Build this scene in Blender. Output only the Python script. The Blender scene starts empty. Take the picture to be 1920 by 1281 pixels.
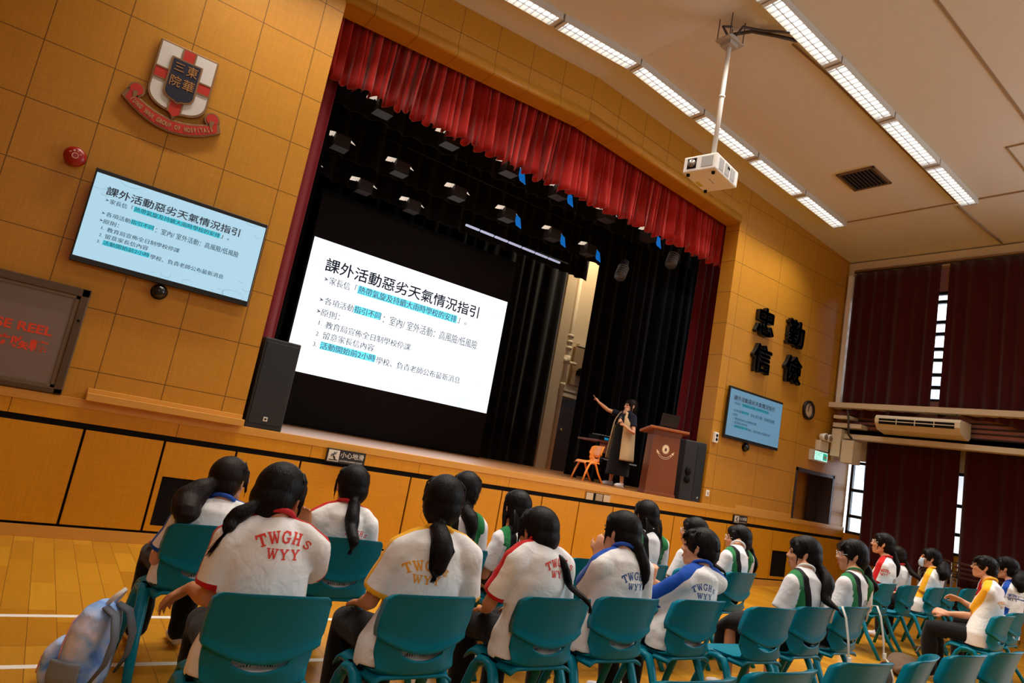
import bpy, math, random
import numpy as np
from mathutils import Vector, Matrix
from mathutils.bvhtree import BVHTree

random.seed(7)
SC = bpy.context.scene
COL = SC.collection
PI = math.pi
R = math.radians

# ------------------------------------------------------------------ camera
cam_data = bpy.data.cameras.new('camera')
cam = bpy.data.objects.new('camera', cam_data)
COL.objects.link(cam)
cam_data.sensor_width = 36.0
cam_data.lens = 36.0 * 1244.465 / 1920.0
cam_data.clip_end = 200
_m = [[0.7987844, -0.5730825, 0.1830846], [0.2421059, 0.027613, -0.9698568], [0.5507525, 0.8190323, 0.1608035]]
cam.matrix_world = Matrix(((_m[0][0], -_m[1][0], -_m[2][0], 0), (_m[0][1], -_m[1][1], -_m[2][1], 0),
                           (_m[0][2], -_m[1][2], -_m[2][2], 1.45), (0, 0, 0, 1)))
SC.camera = cam

# ------------------------------------------------------------------ world, exposure
SC.view_settings.view_transform = 'Standard'
SC.view_settings.look = 'None'
SC.view_settings.gamma = 1.0
SC.view_settings.exposure = 0.0
SC.view_settings.use_curve_mapping = False
world = bpy.data.worlds.new('overcast_sky')
SC.world = world
world.use_nodes = True
_bg = world.node_tree.nodes['Background']
_bg.inputs[0].default_value = (0.72, 0.85, 1.0, 1)
_bg.inputs[1].default_value = 7.0
SC.cycles.use_denoising = True
SC.cycles.max_bounces = 7
SC.cycles.diffuse_bounces = 4
SC.cycles.glossy_bounces = 3
SC.cycles.sample_clamp_indirect = 4.0
SC.cycles.caustics_reflective = False
SC.cycles.caustics_refractive = False

XR, ZR, SL = 5.4, 6.92, 0.0725        # ceiling ridge and slope
XL, XW, XLOW = -1.7, 12.5, 13.2       # left wall, upper right wall, lower right wall
YB = -7.0                             # rear wall of the hall
WY = 7.03                             # panelled front wall plane
STZ = 1.2                             # stage floor height
def ceil_z(x):
    return ZR - SL * abs(x - XR)

LAMP_COLOR = (1.0, 0.93, 0.83)
LAMP_POWER = 26.0
def hall_lamp(name, x, y, length, power, parent=None, spread=100):
    ld = bpy.data.lights.new(name, 'AREA')
    ld.shape = 'RECTANGLE'
    ld.size, ld.size_y = length, 0.19
    ld.energy = power
    ld.color = LAMP_COLOR
    ld.spread = R(spread)
    o = bpy.data.objects.new(name, ld)
    COL.objects.link(o)
    if parent:
        o.parent = parent
        o.location = (0, 0, -0.105)
    else:
        o.location = (x, y, ceil_z(x) - 0.11)
        o.rotation_euler = (0, math.atan(SL) * (1 if x > XR else -1), 0)
    return o
# the rows of ceiling lamps that hang behind the camera
for _y in (2.24, 0.19, -1.9, -4.0):
    for _x in (2.7, 8.1):
        hall_lamp('ceiling_lamp_light', _x, _y, 5.2, LAMP_POWER * (0.9 if _y > 1 else 0.3))

# cool fill lights added off-frame on both side walls, standing in for window daylight
def side_fill(name, loc, rot, w, h, power):
    ld = bpy.data.lights.new(name, 'AREA')
    ld.shape = 'RECTANGLE'
    ld.size, ld.size_y, ld.energy = w, h, power
    ld.color = (0.88, 0.95, 1.0)
    o = bpy.data.objects.new(name, ld)
    COL.objects.link(o)
    o.location = loc
    o.rotation_euler = rot
    return o
FILL_POWER = 235.0
side_fill('window_daylight', (XW - .1, -1.6, 4.8), (0, R(90), 0), 2.3, 6.0, FILL_POWER)
side_fill('window_daylight', (XL + .06, -3.0, 4.8), (0, R(-90), 0), 2.3, 5.0, FILL_POWER * .6)

# ------------------------------------------------------------------ helpers
def lin(c):
    return tuple(((v / 255.0) / 12.92 if v / 255.0 <= 0.04045 else ((v / 255.0 + 0.055) / 1.055) ** 2.4) for v in c[:3])

def nd(nt, typ, ins=None, **kw):
    n = nt.nodes.new(typ)
    for k, v in kw.items():
        setattr(n, k, v)
    for k, v in (ins or {}).items():
        s = n.inputs[k]
        if hasattr(v, 'is_linked'):
            nt.links.new(v, s)
        else:
            s.default_value = v
    return n

def mth(nt, op, a, b=0.0, c=0.0):
    n = nt.nodes.new('ShaderNodeMath')
    n.operation = op
    for i, v in enumerate((a, b, c)):
        if hasattr(v, 'is_linked'):
            nt.links.new(v, n.inputs[i])
        else:
            n.inputs[i].default_value = v
    return n.outputs[0]

def mix(nt, fac, a, b):
    n = nt.nodes.new('ShaderNodeMix')
    n.data_type = 'RGBA'
    for s, v in ((n.inputs['Factor'], fac), (n.inputs[6], a), (n.inputs[7], b)):
        if hasattr(v, 'is_linked'):
            nt.links.new(v, s)
        else:
            s.default_value = v if isinstance(v, float) else (tuple(v) + (1,))[:4]
    return n.outputs[2]

def newmat(name):
    m = bpy.data.materials.new(name)
    m.use_nodes = True
    nt = m.node_tree
    return m, nt, nt.nodes['Principled BSDF']

def pmat(name, col, rough=0.5, metal=0.0, spec=0.5, noise=None, bump=None, emit=None, estr=1.0, coat=0.0, sheen=0.0, stretch=None):
    m, nt, b = newmat(name)
    b.inputs['Base Color'].default_value = lin(col) + (1,)
    b.inputs['Roughness'].default_value = rough
    b.inputs['Metallic'].default_value = metal
    b.inputs['Specular IOR Level'].default_value = spec
    b.inputs['Coat Weight'].default_value = coat
    b.inputs['Sheen Weight'].default_value = sheen
    vec = None
    if noise or bump:
        tc = nd(nt, 'ShaderNodeTexCoord').outputs['Object']
        vec = nd(nt, 'ShaderNodeMapping', {'Vector': tc, 'Scale': stretch or (1, 1, 1)}).outputs[0]
    if noise:
        sc, amt = noise
        n = nd(nt, 'ShaderNodeTexNoise', {'Vector': vec, 'Scale': sc, 'Detail': 4.0})
        c = lin(col)
        nt.links.new(mix(nt, n.outputs['Fac'], tuple(v * (1 - amt) for v in c), tuple(min(1, v * (1 + amt)) for v in c)), b.inputs['Base Color'])
    if bump:
        sc, st, dist = bump
        n = nd(nt, 'ShaderNodeTexNoise', {'Vector': vec, 'Scale': sc, 'Detail': 3.0})
        bp = nd(nt, 'ShaderNodeBump', {'Height': n.outputs['Fac'], 'Strength': st, 'Distance': dist})
        nt.links.new(bp.outputs[0], b.inputs['Normal'])
    if emit:
        b.inputs['Emission Color'].default_value = lin(emit) + (1,)
        b.inputs['Emission Strength'].default_value = estr
    return m

class MB:
    def __init__(s):
        s.v, s.f, s.mi, s.sm = [], [], [], []
    def add(s, vs, fs, mi=0, smooth=False):
        o = len(s.v)
        s.v.extend([tuple(map(float, p)) for p in vs])
        for f in fs:
            s.f.append(tuple(o + i for i in f))
            s.mi.append(mi)
            s.sm.append(smooth)
        return s
    def box(s, x0, x1, y0, y1, z0, z1, mi=0, M=None):
        vs = [(x, y, z) for z in (z0, z1) for y in (y0, y1) for x in (x0, x1)]
        if M is not None:
            vs = [M @ Vector(p) for p in vs]
        return s.add(vs, [(0, 2, 3, 1), (4, 5, 7, 6), (0, 1, 5, 4), (2, 6, 7, 3), (0, 4, 6, 2), (1, 3, 7, 5)], mi)
    def tube(s, pts, rad, n=8, mi=0, caps=True, smooth=True, up=None, round_caps=False):
        pts = [Vector(p) for p in pts]
        if not hasattr(rad, '__len__'):
            rad = [rad] * len(pts)
        rad = [r if hasattr(r, '__len__') else (r, r) for r in rad]
        if round_caps:
            d0 = (pts[0] - pts[1]).normalized(); d1 = (pts[-1] - pts[-2]).normalized()
            a, b = [], []; ra, rb = [], []
            for t in (0.95, 0.7, 0.35):
                k = math.sqrt(1 - t * t)
                m0 = min(rad[0]); m1 = min(rad[-1])
                a.append(pts[0] + d0 * m0 * t); ra.append((rad[0][0] * k, rad[0][1] * k))
                b.insert(0, pts[-1] + d1 * m1 * t); rb.insert(0, (rad[-1][0] * k, rad[-1][1] * k))
            pts = a + pts + b
            rad = ra + rad + rb
        N = len(pts)
        T = []
        for i in range(N):
            t = pts[min(i + 1, N - 1)] - pts[max(i - 1, 0)]
            T.append(t.normalized() if t.length > 1e-9 else Vector((0, 0, 1)))
        u = Vector(up) if up else (Vector((0, 0, 1)) if abs(T[0].z) < 0.9 else Vector((0, 1, 0)))
        vs = []
        for i in range(N):
            if not up:
                pass
            a = u.cross(T[i])
            if a.length < 1e-6:
                a = Vector((1, 0, 0)).cross(T[i])
            a.normalize()
            b = T[i].cross(a).normalized()
            if not up:
                u = b
            for k in range(n):
                th = 2 * PI * k / n
                vs.append(pts[i] + a * (math.cos(th) * rad[i][0]) + b * (math.sin(th) * rad[i][1]))
        fs = []
        for i in range(N - 1):
            for k in range(n):
                k2 = (k + 1) % n
                fs.append((i * n + k, i * n + k2, (i + 1) * n + k2, (i + 1) * n + k))
        if caps:
            fs.append(tuple(range(n - 1, -1, -1)))
            fs.append(tuple(range((N - 1) * n, N * n)))
        return s.add(vs, fs, mi, smooth)
    def cyl(s, p0, p1, r0, r1=None, n=16, mi=0, smooth=True):
        return s.tube([p0, p1], [r0, r0 if r1 is None else r1], n, mi, True, smooth)
    def ell(s, c, ax, n=16, m=10, mi=0, M=None):
        vs = []
        for j in range(1, m):
            ph = PI * j / m
            for k in range(n):
                th = 2 * PI * k / n
                p = Vector((ax[0] * math.sin(ph) * math.cos(th), ax[1] * math.sin(ph) * math.sin(th), ax[2] * math.cos(ph)))
                if M is not None:
                    p = M @ p
                vs.append(Vector(c) + p)
        t = Vector((0, 0, ax[2])); b = Vector((0, 0, -ax[2]))
        if M is not None:
            t = M @ t; b = M @ b
        vs += [Vector(c) + t, Vector(c) + b]
        fs = []
        for j in range(m - 2):
            for k in range(n):
                k2 = (k + 1) % n
                fs.append((j * n + k, (j + 1) * n + k, (j + 1) * n + k2, j * n + k2))
        T, B = len(vs) - 2, len(vs) - 1
        for k in range(n):
            k2 = (k + 1) % n
            fs.append((k, k2, T))
            fs.append(((m - 2) * n + k2, (m - 2) * n + k, B))
        return s.add(vs, fs, mi, True)
    def grid(s, fn, nu, nv, mi=0, smooth=True, flip=False):
        vs = [fn(i / nu, j / nv) for j in range(nv + 1) for i in range(nu + 1)]
        fs = []
        for j in range(nv):
            for i in range(nu):
                a = j * (nu + 1) + i
                q = (a, a + 1, a + nu + 2, a + nu + 1)
                fs.append(q[::-1] if flip else q)
        return s.add(vs, fs, mi, smooth)
    def slab(s, fn, nu, nv, th, mi=0, smooth=True):
        """closed sheet: fn(u,v) -> point, th(u,v) -> offset vector to the other skin"""
        a = [Vector(fn(i / nu, j / nv)) for j in range(nv + 1) for i in range(nu + 1)]
        b = [a[j * (nu + 1) + i] + Vector(th(i / nu, j / nv)) for j in range(nv + 1) for i in range(nu + 1)]
        n = len(a)
        fs = []
        W = nu + 1
        for j in range(nv):
            for i in range(nu):
                q = j * W + i
                fs.append((q, q + 1, q + W + 1, q + W))
                fs.append((n + q + W, n + q + W + 1, n + q + 1, n + q))
        for i in range(nu):
            fs.append((i + 1, i, n + i, n + i + 1))
            q = nv * W + i
            fs.append((q, q + 1, n + q + 1, n + q))
        for j in range(nv):
            q = j * W
            fs.append((q, q + W, n + q + W, n + q))
            q = j * W + nu
            fs.append((q + W, q, n + q, n + q + W))
        return s.add(a + b, fs, mi, smooth)
    def prism(s, poly, y0, y1, mi=0, smooth=False):
        """outline in (x, z), from depth y0 (front) to y1"""
        n = len(poly)
        vs = [(x, y0, z) for x, z in poly] + [(x, y1, z) for x, z in poly]
        fs = [tuple(range(n)), tuple(range(2 * n - 1, n - 1, -1))]
        for i in range(n):
            j = (i + 1) % n
            fs.append((j, i, n + i, n + j))
        return s.add(vs, fs, mi, smooth)
    def mesh(s, me, M, mi=0):
        vs = [M @ v.co for v in me.vertices]
        return s.add(vs, [tuple(p.vertices) for p in me.polygons], mi)
    def data(s, name, mats, fixn=True):
        me = bpy.data.meshes.new(name)
        me.from_pydata(s.v, [], s.f)
        for m in (mats if isinstance(mats, (list, tuple)) else [mats]):
            me.materials.append(m)
        me.polygons.foreach_set('material_index', s.mi)
        me.polygons.foreach_set('use_smooth', s.sm)
        me.update()
        if fixn:
            import bmesh
            bm = bmesh.new()
            bm.from_mesh(me)
            bmesh.ops.recalc_face_normals(bm, faces=bm.faces)
            bm.to_mesh(me)
            bm.free()
        return me
    def build(s, name, mats, parent=None, bevel=0.0, sub=0, fixn=True):
        return link(name, s.data(name, mats, fixn), parent, bevel, sub)

def link(name, me, parent=None, bevel=0.0, sub=0):
    o = bpy.data.objects.new(name, me)
    COL.objects.link(o)
    if parent:
        o.parent = parent
    if bevel:
        b = o.modifiers.new('bevel', 'BEVEL')
        b.width = bevel
        b.segments = 2
        b.limit_method = 'ANGLE'
        b.angle_limit = R(40)
    if sub:
        m = o.modifiers.new('sub', 'SUBSURF')
        m.levels = m.render_levels = sub
    return o

def thing(name, label, cat, loc=(0, 0, 0), rz=0.0, group=None):
    o = bpy.data.objects.new(name, None)
    COL.objects.link(o)
    o.location = loc
    o.rotation_euler = (0, 0, rz)
    o.empty_display_size = 0.1
    return tag(o, label, cat, group)

def tag(o, label, cat, group=None):
    o['label'] = label
    o['category'] = cat
    if group:
        o['group'] = group
    return o

def struct(o):
    o['kind'] = 'structure'
    return o

def dup(root, loc, rz, label, group=None):
    r = root.copy()
    COL.objects.link(r)
    r.location = loc
    r.rotation_euler = (0, 0, rz)
    r['label'] = label
    if group:
        r['group'] = group
    for ch in list(root.children):
        c = ch.copy()
        COL.objects.link(c)
        c.parent = r
        for g in ch.children:
            d = g.copy()
            COL.objects.link(d)
            d.parent = c
    return r

def text_mesh(body, size=1.0, bold=0.0, extrude=0.0, align='LEFT', shear=0.0, res=3, space=1.0):
    """flat lettering in the (x, y) plane as a mesh"""
    cu = bpy.data.curves.new('lettering', 'FONT')
    cu.body = body
    cu.size = size
    cu.offset = bold
    cu.extrude = extrude
    cu.align_x = align
    cu.shear = shear
    cu.resolution_u = res
    cu.space_character = space
    o = bpy.data.objects.new('lettering', cu)
    COL.objects.link(o)
    dg = bpy.context.evaluated_depsgraph_get()
    me = bpy.data.meshes.new_from_object(o.evaluated_get(dg))
    bpy.data.objects.remove(o)
    bpy.data.curves.remove(cu)
    return me

def fit_text(body, x0, x1, y0, y1, **kw):
    """lettering mesh scaled to fill a box; returns (mesh, matrix) still in (x, y)"""
    me = text_mesh(body, 1.0, **kw)
    co = np.array([v.co for v in me.vertices])
    lo, hi = co.min(0), co.max(0)
    sx = (x1 - x0) / max(1e-6, hi[0] - lo[0])
    sy = (y1 - y0) / max(1e-6, hi[1] - lo[1])
    M = Matrix.Translation((x0, y0, 0)) @ Matrix.Diagonal((sx, sy, (sx + sy) / 2, 1)) @ Matrix.Translation((-lo[0], -lo[1], 0))
    return me, M

UP = Matrix(((1, 0, 0, 0), (0, 0, -1, 0), (0, 1, 0, 0), (0, 0, 0, 1)))   # (x, y) lettering stood up, facing -Y
def wall_text(mb, body, x0, x1, z0, z1, y, mi=0, **kw):
    me, M = fit_text(body, x0, x1, z0, z1, **kw)
    mb.mesh(me, Matrix.Translation((0, y, 0)) @ UP @ M, mi)
    bpy.data.meshes.remove(me)
    return mb

# ------------------------------------------------------------------ setting materials
def panel_mat(name, col, gx0, gz0, gx=0.548, gz=0.548, gable=False, joints=True):
    m, nt, b = newmat(name)
    tc = nd(nt, 'ShaderNodeTexCoord').outputs['Object']
    sep = nd(nt, 'ShaderNodeSeparateXYZ', {'Vector': tc})
    x, y, z = sep.outputs
    w = mth(nt, 'ADD', mth(nt, 'MULTIPLY', x, 1.0), y)
    # woven laminate: fine crossing threads
    t1 = mth(nt, 'SINE', mth(nt, 'MULTIPLY', w, 2 * PI / 0.016))
    t2 = mth(nt, 'SINE', mth(nt, 'MULTIPLY', z, 2 * PI / 0.016))
    n1 = nd(nt, 'ShaderNodeTexNoise', {'Vector': nd(nt, 'ShaderNodeMapping', {'Vector': tc, 'Scale': (60, 60, 4)}).outputs[0], 'Scale': 1.0, 'Detail': 2.0})
    n2 = nd(nt, 'ShaderNodeTexNoise', {'Vector': nd(nt, 'ShaderNodeMapping', {'Vector': tc, 'Scale': (4, 4, 70)}).outputs[0], 'Scale': 1.0, 'Detail': 2.0})
    f = mth(nt, 'ADD', mth(nt, 'MULTIPLY', mth(nt, 'MULTIPLY', t1, t2), 0.22), mth(nt, 'ADD', n1.outputs['Fac'], n2.outputs['Fac']))
    f = mth(nt, 'MULTIPLY', f, 0.5)
    c = lin(col)
    base = mix(nt, f, tuple(v * 0.72 for v in c), tuple(min(1, v * 1.25) for v in c))
    if joints:
        def line(v, v0, g, wd):
            a = mth(nt, 'FRACT', mth(nt, 'DIVIDE', mth(nt, 'SUBTRACT', v, v0 - 50 * g), g))
            a = mth(nt, 'MULTIPLY', mth(nt, 'MINIMUM', a, mth(nt, 'SUBTRACT', 1.0, a)), g)
            return mth(nt, 'LESS_THAN', a, wd)
        if gable:
            zz = mth(nt, 'ADD', z, mth(nt, 'MULTIPLY', mth(nt, 'ABSOLUTE', mth(nt, 'SUBTRACT', x, XR)), SL))
            l = mth(nt, 'MAXIMUM', line(x, gx0, gx, 0.0032), mth(nt, 'LESS_THAN', mth(nt, 'ABSOLUTE', mth(nt, 'SUBTRACT', zz, 6.56)), 0.004))
        else:
            l = mth(nt, 'MAXIMUM', line(x, gx0, gx, 0.0036), line(z, gz0, gz, 0.0036))
        base = mix(nt, l, base, tuple(v * 0.22 for v in c))
    nt.links.new(base, b.inputs['Base Color'])
    b.inputs['Roughness'].default_value = 0.42
    b.inputs['Specular IOR Level'].default_value = 0.35
    bp = nd(nt, 'ShaderNodeBump', {'Height': f, 'Strength': 0.25, 'Distance': 0.002})
    nt.links.new(bp.outputs[0], b.inputs['Normal'])
    return m

ORANGE = (184, 126, 32)
M_wall = panel_mat('panelled laminate', ORANGE, 0.386, 1.46)
M_wall_r = panel_mat('panelled laminate right', ORANGE, 9.11, 1.46, 1.096)
M_lintel = panel_mat('lintel laminate', ORANGE, 2.02, 0, 0.548, gable=True)
M_front = panel_mat('stage front laminate', (198, 133, 18), 0, 0, joints=False)
M_nosing = pmat('nosing wood', (200, 142, 56), 0.4, noise=(14, 0.12), stretch=(0.4, 6, 6))
M_black = pmat('black recess', (7, 5, 5), 0.7, spec=.15)
M_ceil = pmat('ceiling render', (212, 207, 196), 0.9, spec=0.1, noise=(9, 0.03), bump=(160, 0.25, 0.003))
M_seam = pmat('ceiling seam', (150, 122, 92), 0.9)
M_plaster = pmat('painted plaster', (205, 196, 184), 0.8, noise=(5, 0.04))
M_pink = pmat('pink plaster', (176, 118, 112), 0.85, noise=(4, 0.06))
M_cream = pmat('cream painted concrete', (206, 190, 160), 0.75, noise=(6, 0.08))
M_white = pmat('white paint', (228, 224, 216), 0.5)
M_dframe = pmat('dark window frame', (26, 22, 22), 0.45)

def floor_mat():
    m, nt, b = newmat('hall parquet')
    tc = nd(nt, 'ShaderNodeTexCoord').outputs['Object']
    s = nd(nt, 'ShaderNodeSeparateXYZ', {'Vector': tc})
    v = nd(nt, 'ShaderNodeCombineXYZ', {'X': s.outputs[1], 'Y': mth(nt, 'ADD', s.outputs[0], 0.018)}).outputs[0]
    br = nd(nt, 'ShaderNodeTexBrick', {'Vector': v, 'Scale': 1.0, 'Mortar Size': 0.0018, 'Mortar Smooth': 0.2, 'Bias': 0.0, 'Brick Width': 0.62, 'Row Height': 0.1415,
        'Color1': lin((202, 145, 34)) + (1,), 'Color2': lin((174, 116, 18)) + (1,), 'Mortar': lin((92, 52, 14)) + (1,)})
    br.offset = 0.37
    br.offset_frequency = 3
    n = nd(nt, 'ShaderNodeTexNoise', {'Vector': nd(nt, 'ShaderNodeMapping', {'Vector': tc, 'Scale': (38, 2.5, 1)}).outputs[0], 'Scale': 1.0, 'Detail': 5.0})
    col = mix(nt, mth(nt, 'MULTIPLY', n.outputs['Fac'], 0.35), br.outputs['Color'], lin((140, 88, 16)))
    nt.links.new(col, b.inputs['Base Color'])
    b.inputs['Roughness'].default_value = 0.34
    b.inputs['Coat Weight'].default_value = 0.25
    b.inputs['Coat Roughness'].default_value = 0.18
    bp = nd(nt, 'ShaderNodeBump', {'Height': br.outputs['Fac'], 'Strength': 0.3, 'Distance': 0.001})
    bp.invert = True
    nt.links.new(bp.outputs[0], b.inputs['Normal'])
    return m
M_floor = floor_mat()

# ------------------------------------------------------------------ floor, ceiling, walls
struct(MB().box(XL - .2, 16, YB - .2, WY + .2, -0.2, 0).build('floor', M_floor))
mb = MB()
M_line = pmat('white court paint', (226, 222, 212), 0.5)
for yl in (4.845, 4.045):
    mb.box(XL, 6.2, yl - 0.024, yl + 0.024, 0.0, 0.0012)
o = struct(mb.build('floor_marking_lines', M_line))

mb = MB()
for xa, xb in ((XL - .2, XR), (XR, XW + .9)):
    za, zb = ceil_z(xa), ceil_z(xb)
    ya, yb_ = YB - .2, WY + 0.32
    vs = [(xa, ya, za), (xb, ya, zb), (xb, yb_, zb), (xa, yb_, za)]
    vs += [(p[0], p[1], p[2] + 0.25) for p in vs]
    mb.add(vs, [(0, 3, 2, 1), (4, 5, 6, 7), (0, 1, 5, 4), (1, 2, 6, 5), (2, 3, 7, 6), (3, 0, 4, 7)])
struct(mb.build('ceiling', M_ceil))

# panelled front wall in three pieces round the stage opening; the right one has the doorway
OX0, OX1 = 1.69, 8.91
DX0, DX1, DZ = 11.40, 12.72, 2.135
RV = 0.28
mb = MB()
def poly_wall(mb, poly, mi):
    mb.prism(poly, WY, WY + RV, mi)
poly_wall(mb, [(XL - .2, 0), (OX0, 0), (OX0, ceil_z(OX0)), (XL - .2, ceil_z(XL - .2))], 0)
poly_wall(mb, [(OX1, 0), (DX0, 0), (DX0, DZ), (DX1, DZ), (DX1, 0), (XLOW, 0), (XLOW, 2.95), (XW + .3, 2.95), (XW + .3, ceil_z(XW + .3)), (OX1, ceil_z(OX1))], 1)
def lint_z(x):
    return 6.205 - 0.066 * abs(x - 5.3)
poly_wall(mb, [(OX0, lint_z(OX0)), (5.3, lint_z(5.3)), (OX1, lint_z(OX1)), (OX1, ceil_z(OX1)), (XR, ZR), (OX0, ceil_z(OX0))], 2)
# rounded lower lip of the lintel
for xa, xb in ((OX0, 5.3), (5.3, OX1)):
    prof = [(0.0, 0.16), (-0.022, 0.13), (-0.035, 0.08), (-0.035, 0.03), (-0.022, 0.004), (0.0, 0.0)]
    vs = [(x, WY + d, lint_z(x) + h) for x in (xa, xb) for d, h in prof]
    k = len(prof)
    mb.add(vs, [(i, i + 1, k + i + 1, k + i) for i in range(k - 1)] + [tuple(range(k)), tuple(range(2 * k - 1, k - 1, -1))], 2, True)
struct(mb.build('wall_front', [M_wall, M_wall_r, M_lintel]))

struct(MB().box(XL - .2, XL, YB, WY, 0, 7).build('wall_left', M_wall))
struct(MB().box(XL - .2, 16, YB - .2, YB, 0, 7).build('wall_back', M_plaster))

# right side: upper wall with tall windows, a deep beam, and the lower wall set back
ZU0, ZU1 = 3.66, 5.68
upper_wins = [(5.62, 6.86), (4.0, 5.42), (2.1, 3.5), (0.2, 1.6), (-1.7, -0.3), (-3.6, -2.2)]
mb = MB()
mb.box(XW + .1, XW + .3, YB, WY, ZU1, ceil_z(XW + .3) + .02)
mb.box(XW + .1, XW + .3, YB, WY, 2.95, ZU0)
ys = sorted([w for p in upper_wins for w in p] + [YB, WY])
# a glazed band: piers between the windows, leaving the gap seen between the curtains open
mb.box(XW + .1, XW + .3, 6.90, WY, ZU0, ZU1)
for i in range(len(upper_wins) - 1):
    ya, yb_ = upper_wins[i + 1][1], upper_wins[i][0]
    if i == 0:
        continue
    mb.box(XW + .1, XW + .3, ya, yb_, ZU0, ZU1)
mb.box(XW + .1, XW + .3, YB, upper_wins[-1][0], ZU0, ZU1)
struct(mb.build('wall_right', M_pink))
mb = MB()
mb.box(XLOW, XLOW + .2, YB, WY, 0, 1.1, 1)
mb.box(XLOW, XLOW + .2, YB, WY, 2.52, 2.95)
for ya, yb_ in ((6.4, 6.45), (3.2, 4.0), (1.0, 1.8), (-1.2, -0.4), (-7, -2.6)):
    mb.box(XLOW, XLOW + .2, ya, yb_, 1.1, 2.52)
struct(mb.build('wall_right_lower', [M_cream, M_wall_r]))
struct(MB().box(XW + .1, XLOW + .2, YB, WY, 2.93, 3.05).build('ceiling_aisle', M_cream))

M_glass, nt, b = newmat('window glass')
b.inputs['Base Color'].default_value = (1, 1, 1, 1)
b.inputs['Roughness'].default_value = 0.0
b.inputs['IOR'].default_value = 1.0
b.inputs['Transmission Weight'].default_value = 1.0
b.inputs['Specular IOR Level'].default_value = 0.0

def side_window(name, x, y0, y1, z0, z1, bars, ny=1):
    mb = MB()
    t = 0.05
    mb.box(x + .02, x + .09, y0, y0 + t, z0, z1).box(x + .02, x + .09, y1 - t, y1, z0, z1)
    mb.box(x + .02, x + .09, y0, y1, z0, z0 + t).box(x + .02, x + .09, y0, y1, z1 - t, z1)
    for zb in bars:
        mb.box(x + .02, x + .09, y0 + t, y1 - t, zb - .03, zb + .03)
    for k in range(1, ny):
        yy = y0 + (y1 - y0) * k / ny
        mb.box(x + .03, x + .08, yy - .025, yy + .025, z0, z1)
    o = struct(mb.build(name, M_dframe))
    g = MB().box(x + .05, x + .056, y0 + .02, y1 - .02, z0 + .02, z1 - .02).build('pane', M_glass, o)
    return o
side_window('window_1', XLOW + .02, 6.46, 7.0, 1.1, 2.50, (1.44, 1.94))
side_window('window_2', XLOW + .02, 4.0, 6.4, 1.1, 2.52, (1.46, 1.95), 3)
nw = 3
side_window('window_%d' % nw, XW + .12, 3.5, 6.9, ZU0, ZU1, (3.92, 4.15, 4.42, 4.62, 4.9, 5.12, 5.5), 2)

# outlets of the building next door seen through the low window
t = thing('outside_building', 'pale building outside the window beside the doorway', 'building', (17.0, 9.0, 0))
MB().box(0, 3, -4, 4, -3, 2.0).build('wall', pmat('pale outer wall', (225, 228, 232), 0.8), t)
MB().box(-0.5, 0, -2.4, -0.6, 2.3, 2.75).build('air_conditioner_box', pmat('grey box', (150, 155, 160), 0.6), t)
MB().box(0, 3, -4, 4, 2.0, 5.0).build('upper_wall', pmat('pale upper outer wall', (215, 222, 230), 0.8), t)

# ------------------------------------------------------------------ stage platform
def stage_floor_mat():
    m, nt, b = newmat('stage boards')
    tc = nd(nt, 'ShaderNodeTexCoord').outputs['Object']
    br = nd(nt, 'ShaderNodeTexBrick', {'Vector': tc, 'Scale': 1.0, 'Mortar Size': 0.002, 'Brick Width': 1.1, 'Row Height': 0.09,
        'Color1': lin((196, 128, 64)) + (1,), 'Color2': lin((178, 112, 50)) + (1,), 'Mortar': lin((110, 62, 24)) + (1,)})
    nt.links.new(br.outputs['Color'], b.inputs['Base Color'])
    b.inputs['Roughness'].default_value = 0.45
    b.inputs['Coat Weight'].default_value = 1.0
    b.inputs['Coat Roughness'].default_value = 0.40
    return m
M_stage = stage_floor_mat()
SX0, SX1, SYB = -0.6, 13.2, 12.6
struct(MB().box(SX0, SX1, WY + RV, SYB, 0.9, STZ).box(OX0, OX1, WY + .001, WY + RV, 1.13, STZ).build('stage_floor', M_stage))
mb = MB()
mb.box(XL, XLOW, WY - 0.03, WY + .03, 1.125, 1.203, 0)           # nosing
mb.box(XL, XLOW, WY - 0.024, WY, 1.0, 1.125, 1)                    # upper fascia
mb.box(XL, XLOW, WY - 0.004, WY, 0.0, 1.0, 2)                      # dark backing showing in the gaps
mb.box(XL, XLOW, WY - 0.03, WY, 0.0, 0.098, 0)                     # plinth
for k in range(-5, 11):                                            # thin joints of the upper fascia
    xx = 1.14 + 1.31 * k
    if XL < xx < XLOW:
        mb.box(xx - .003, xx + .003, WY - .0245, WY, 1.0, 1.125, 2)
struct(mb.build('stage_front_fascia', [M_nosing, M_front, M_black], bevel=0.004))

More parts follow.
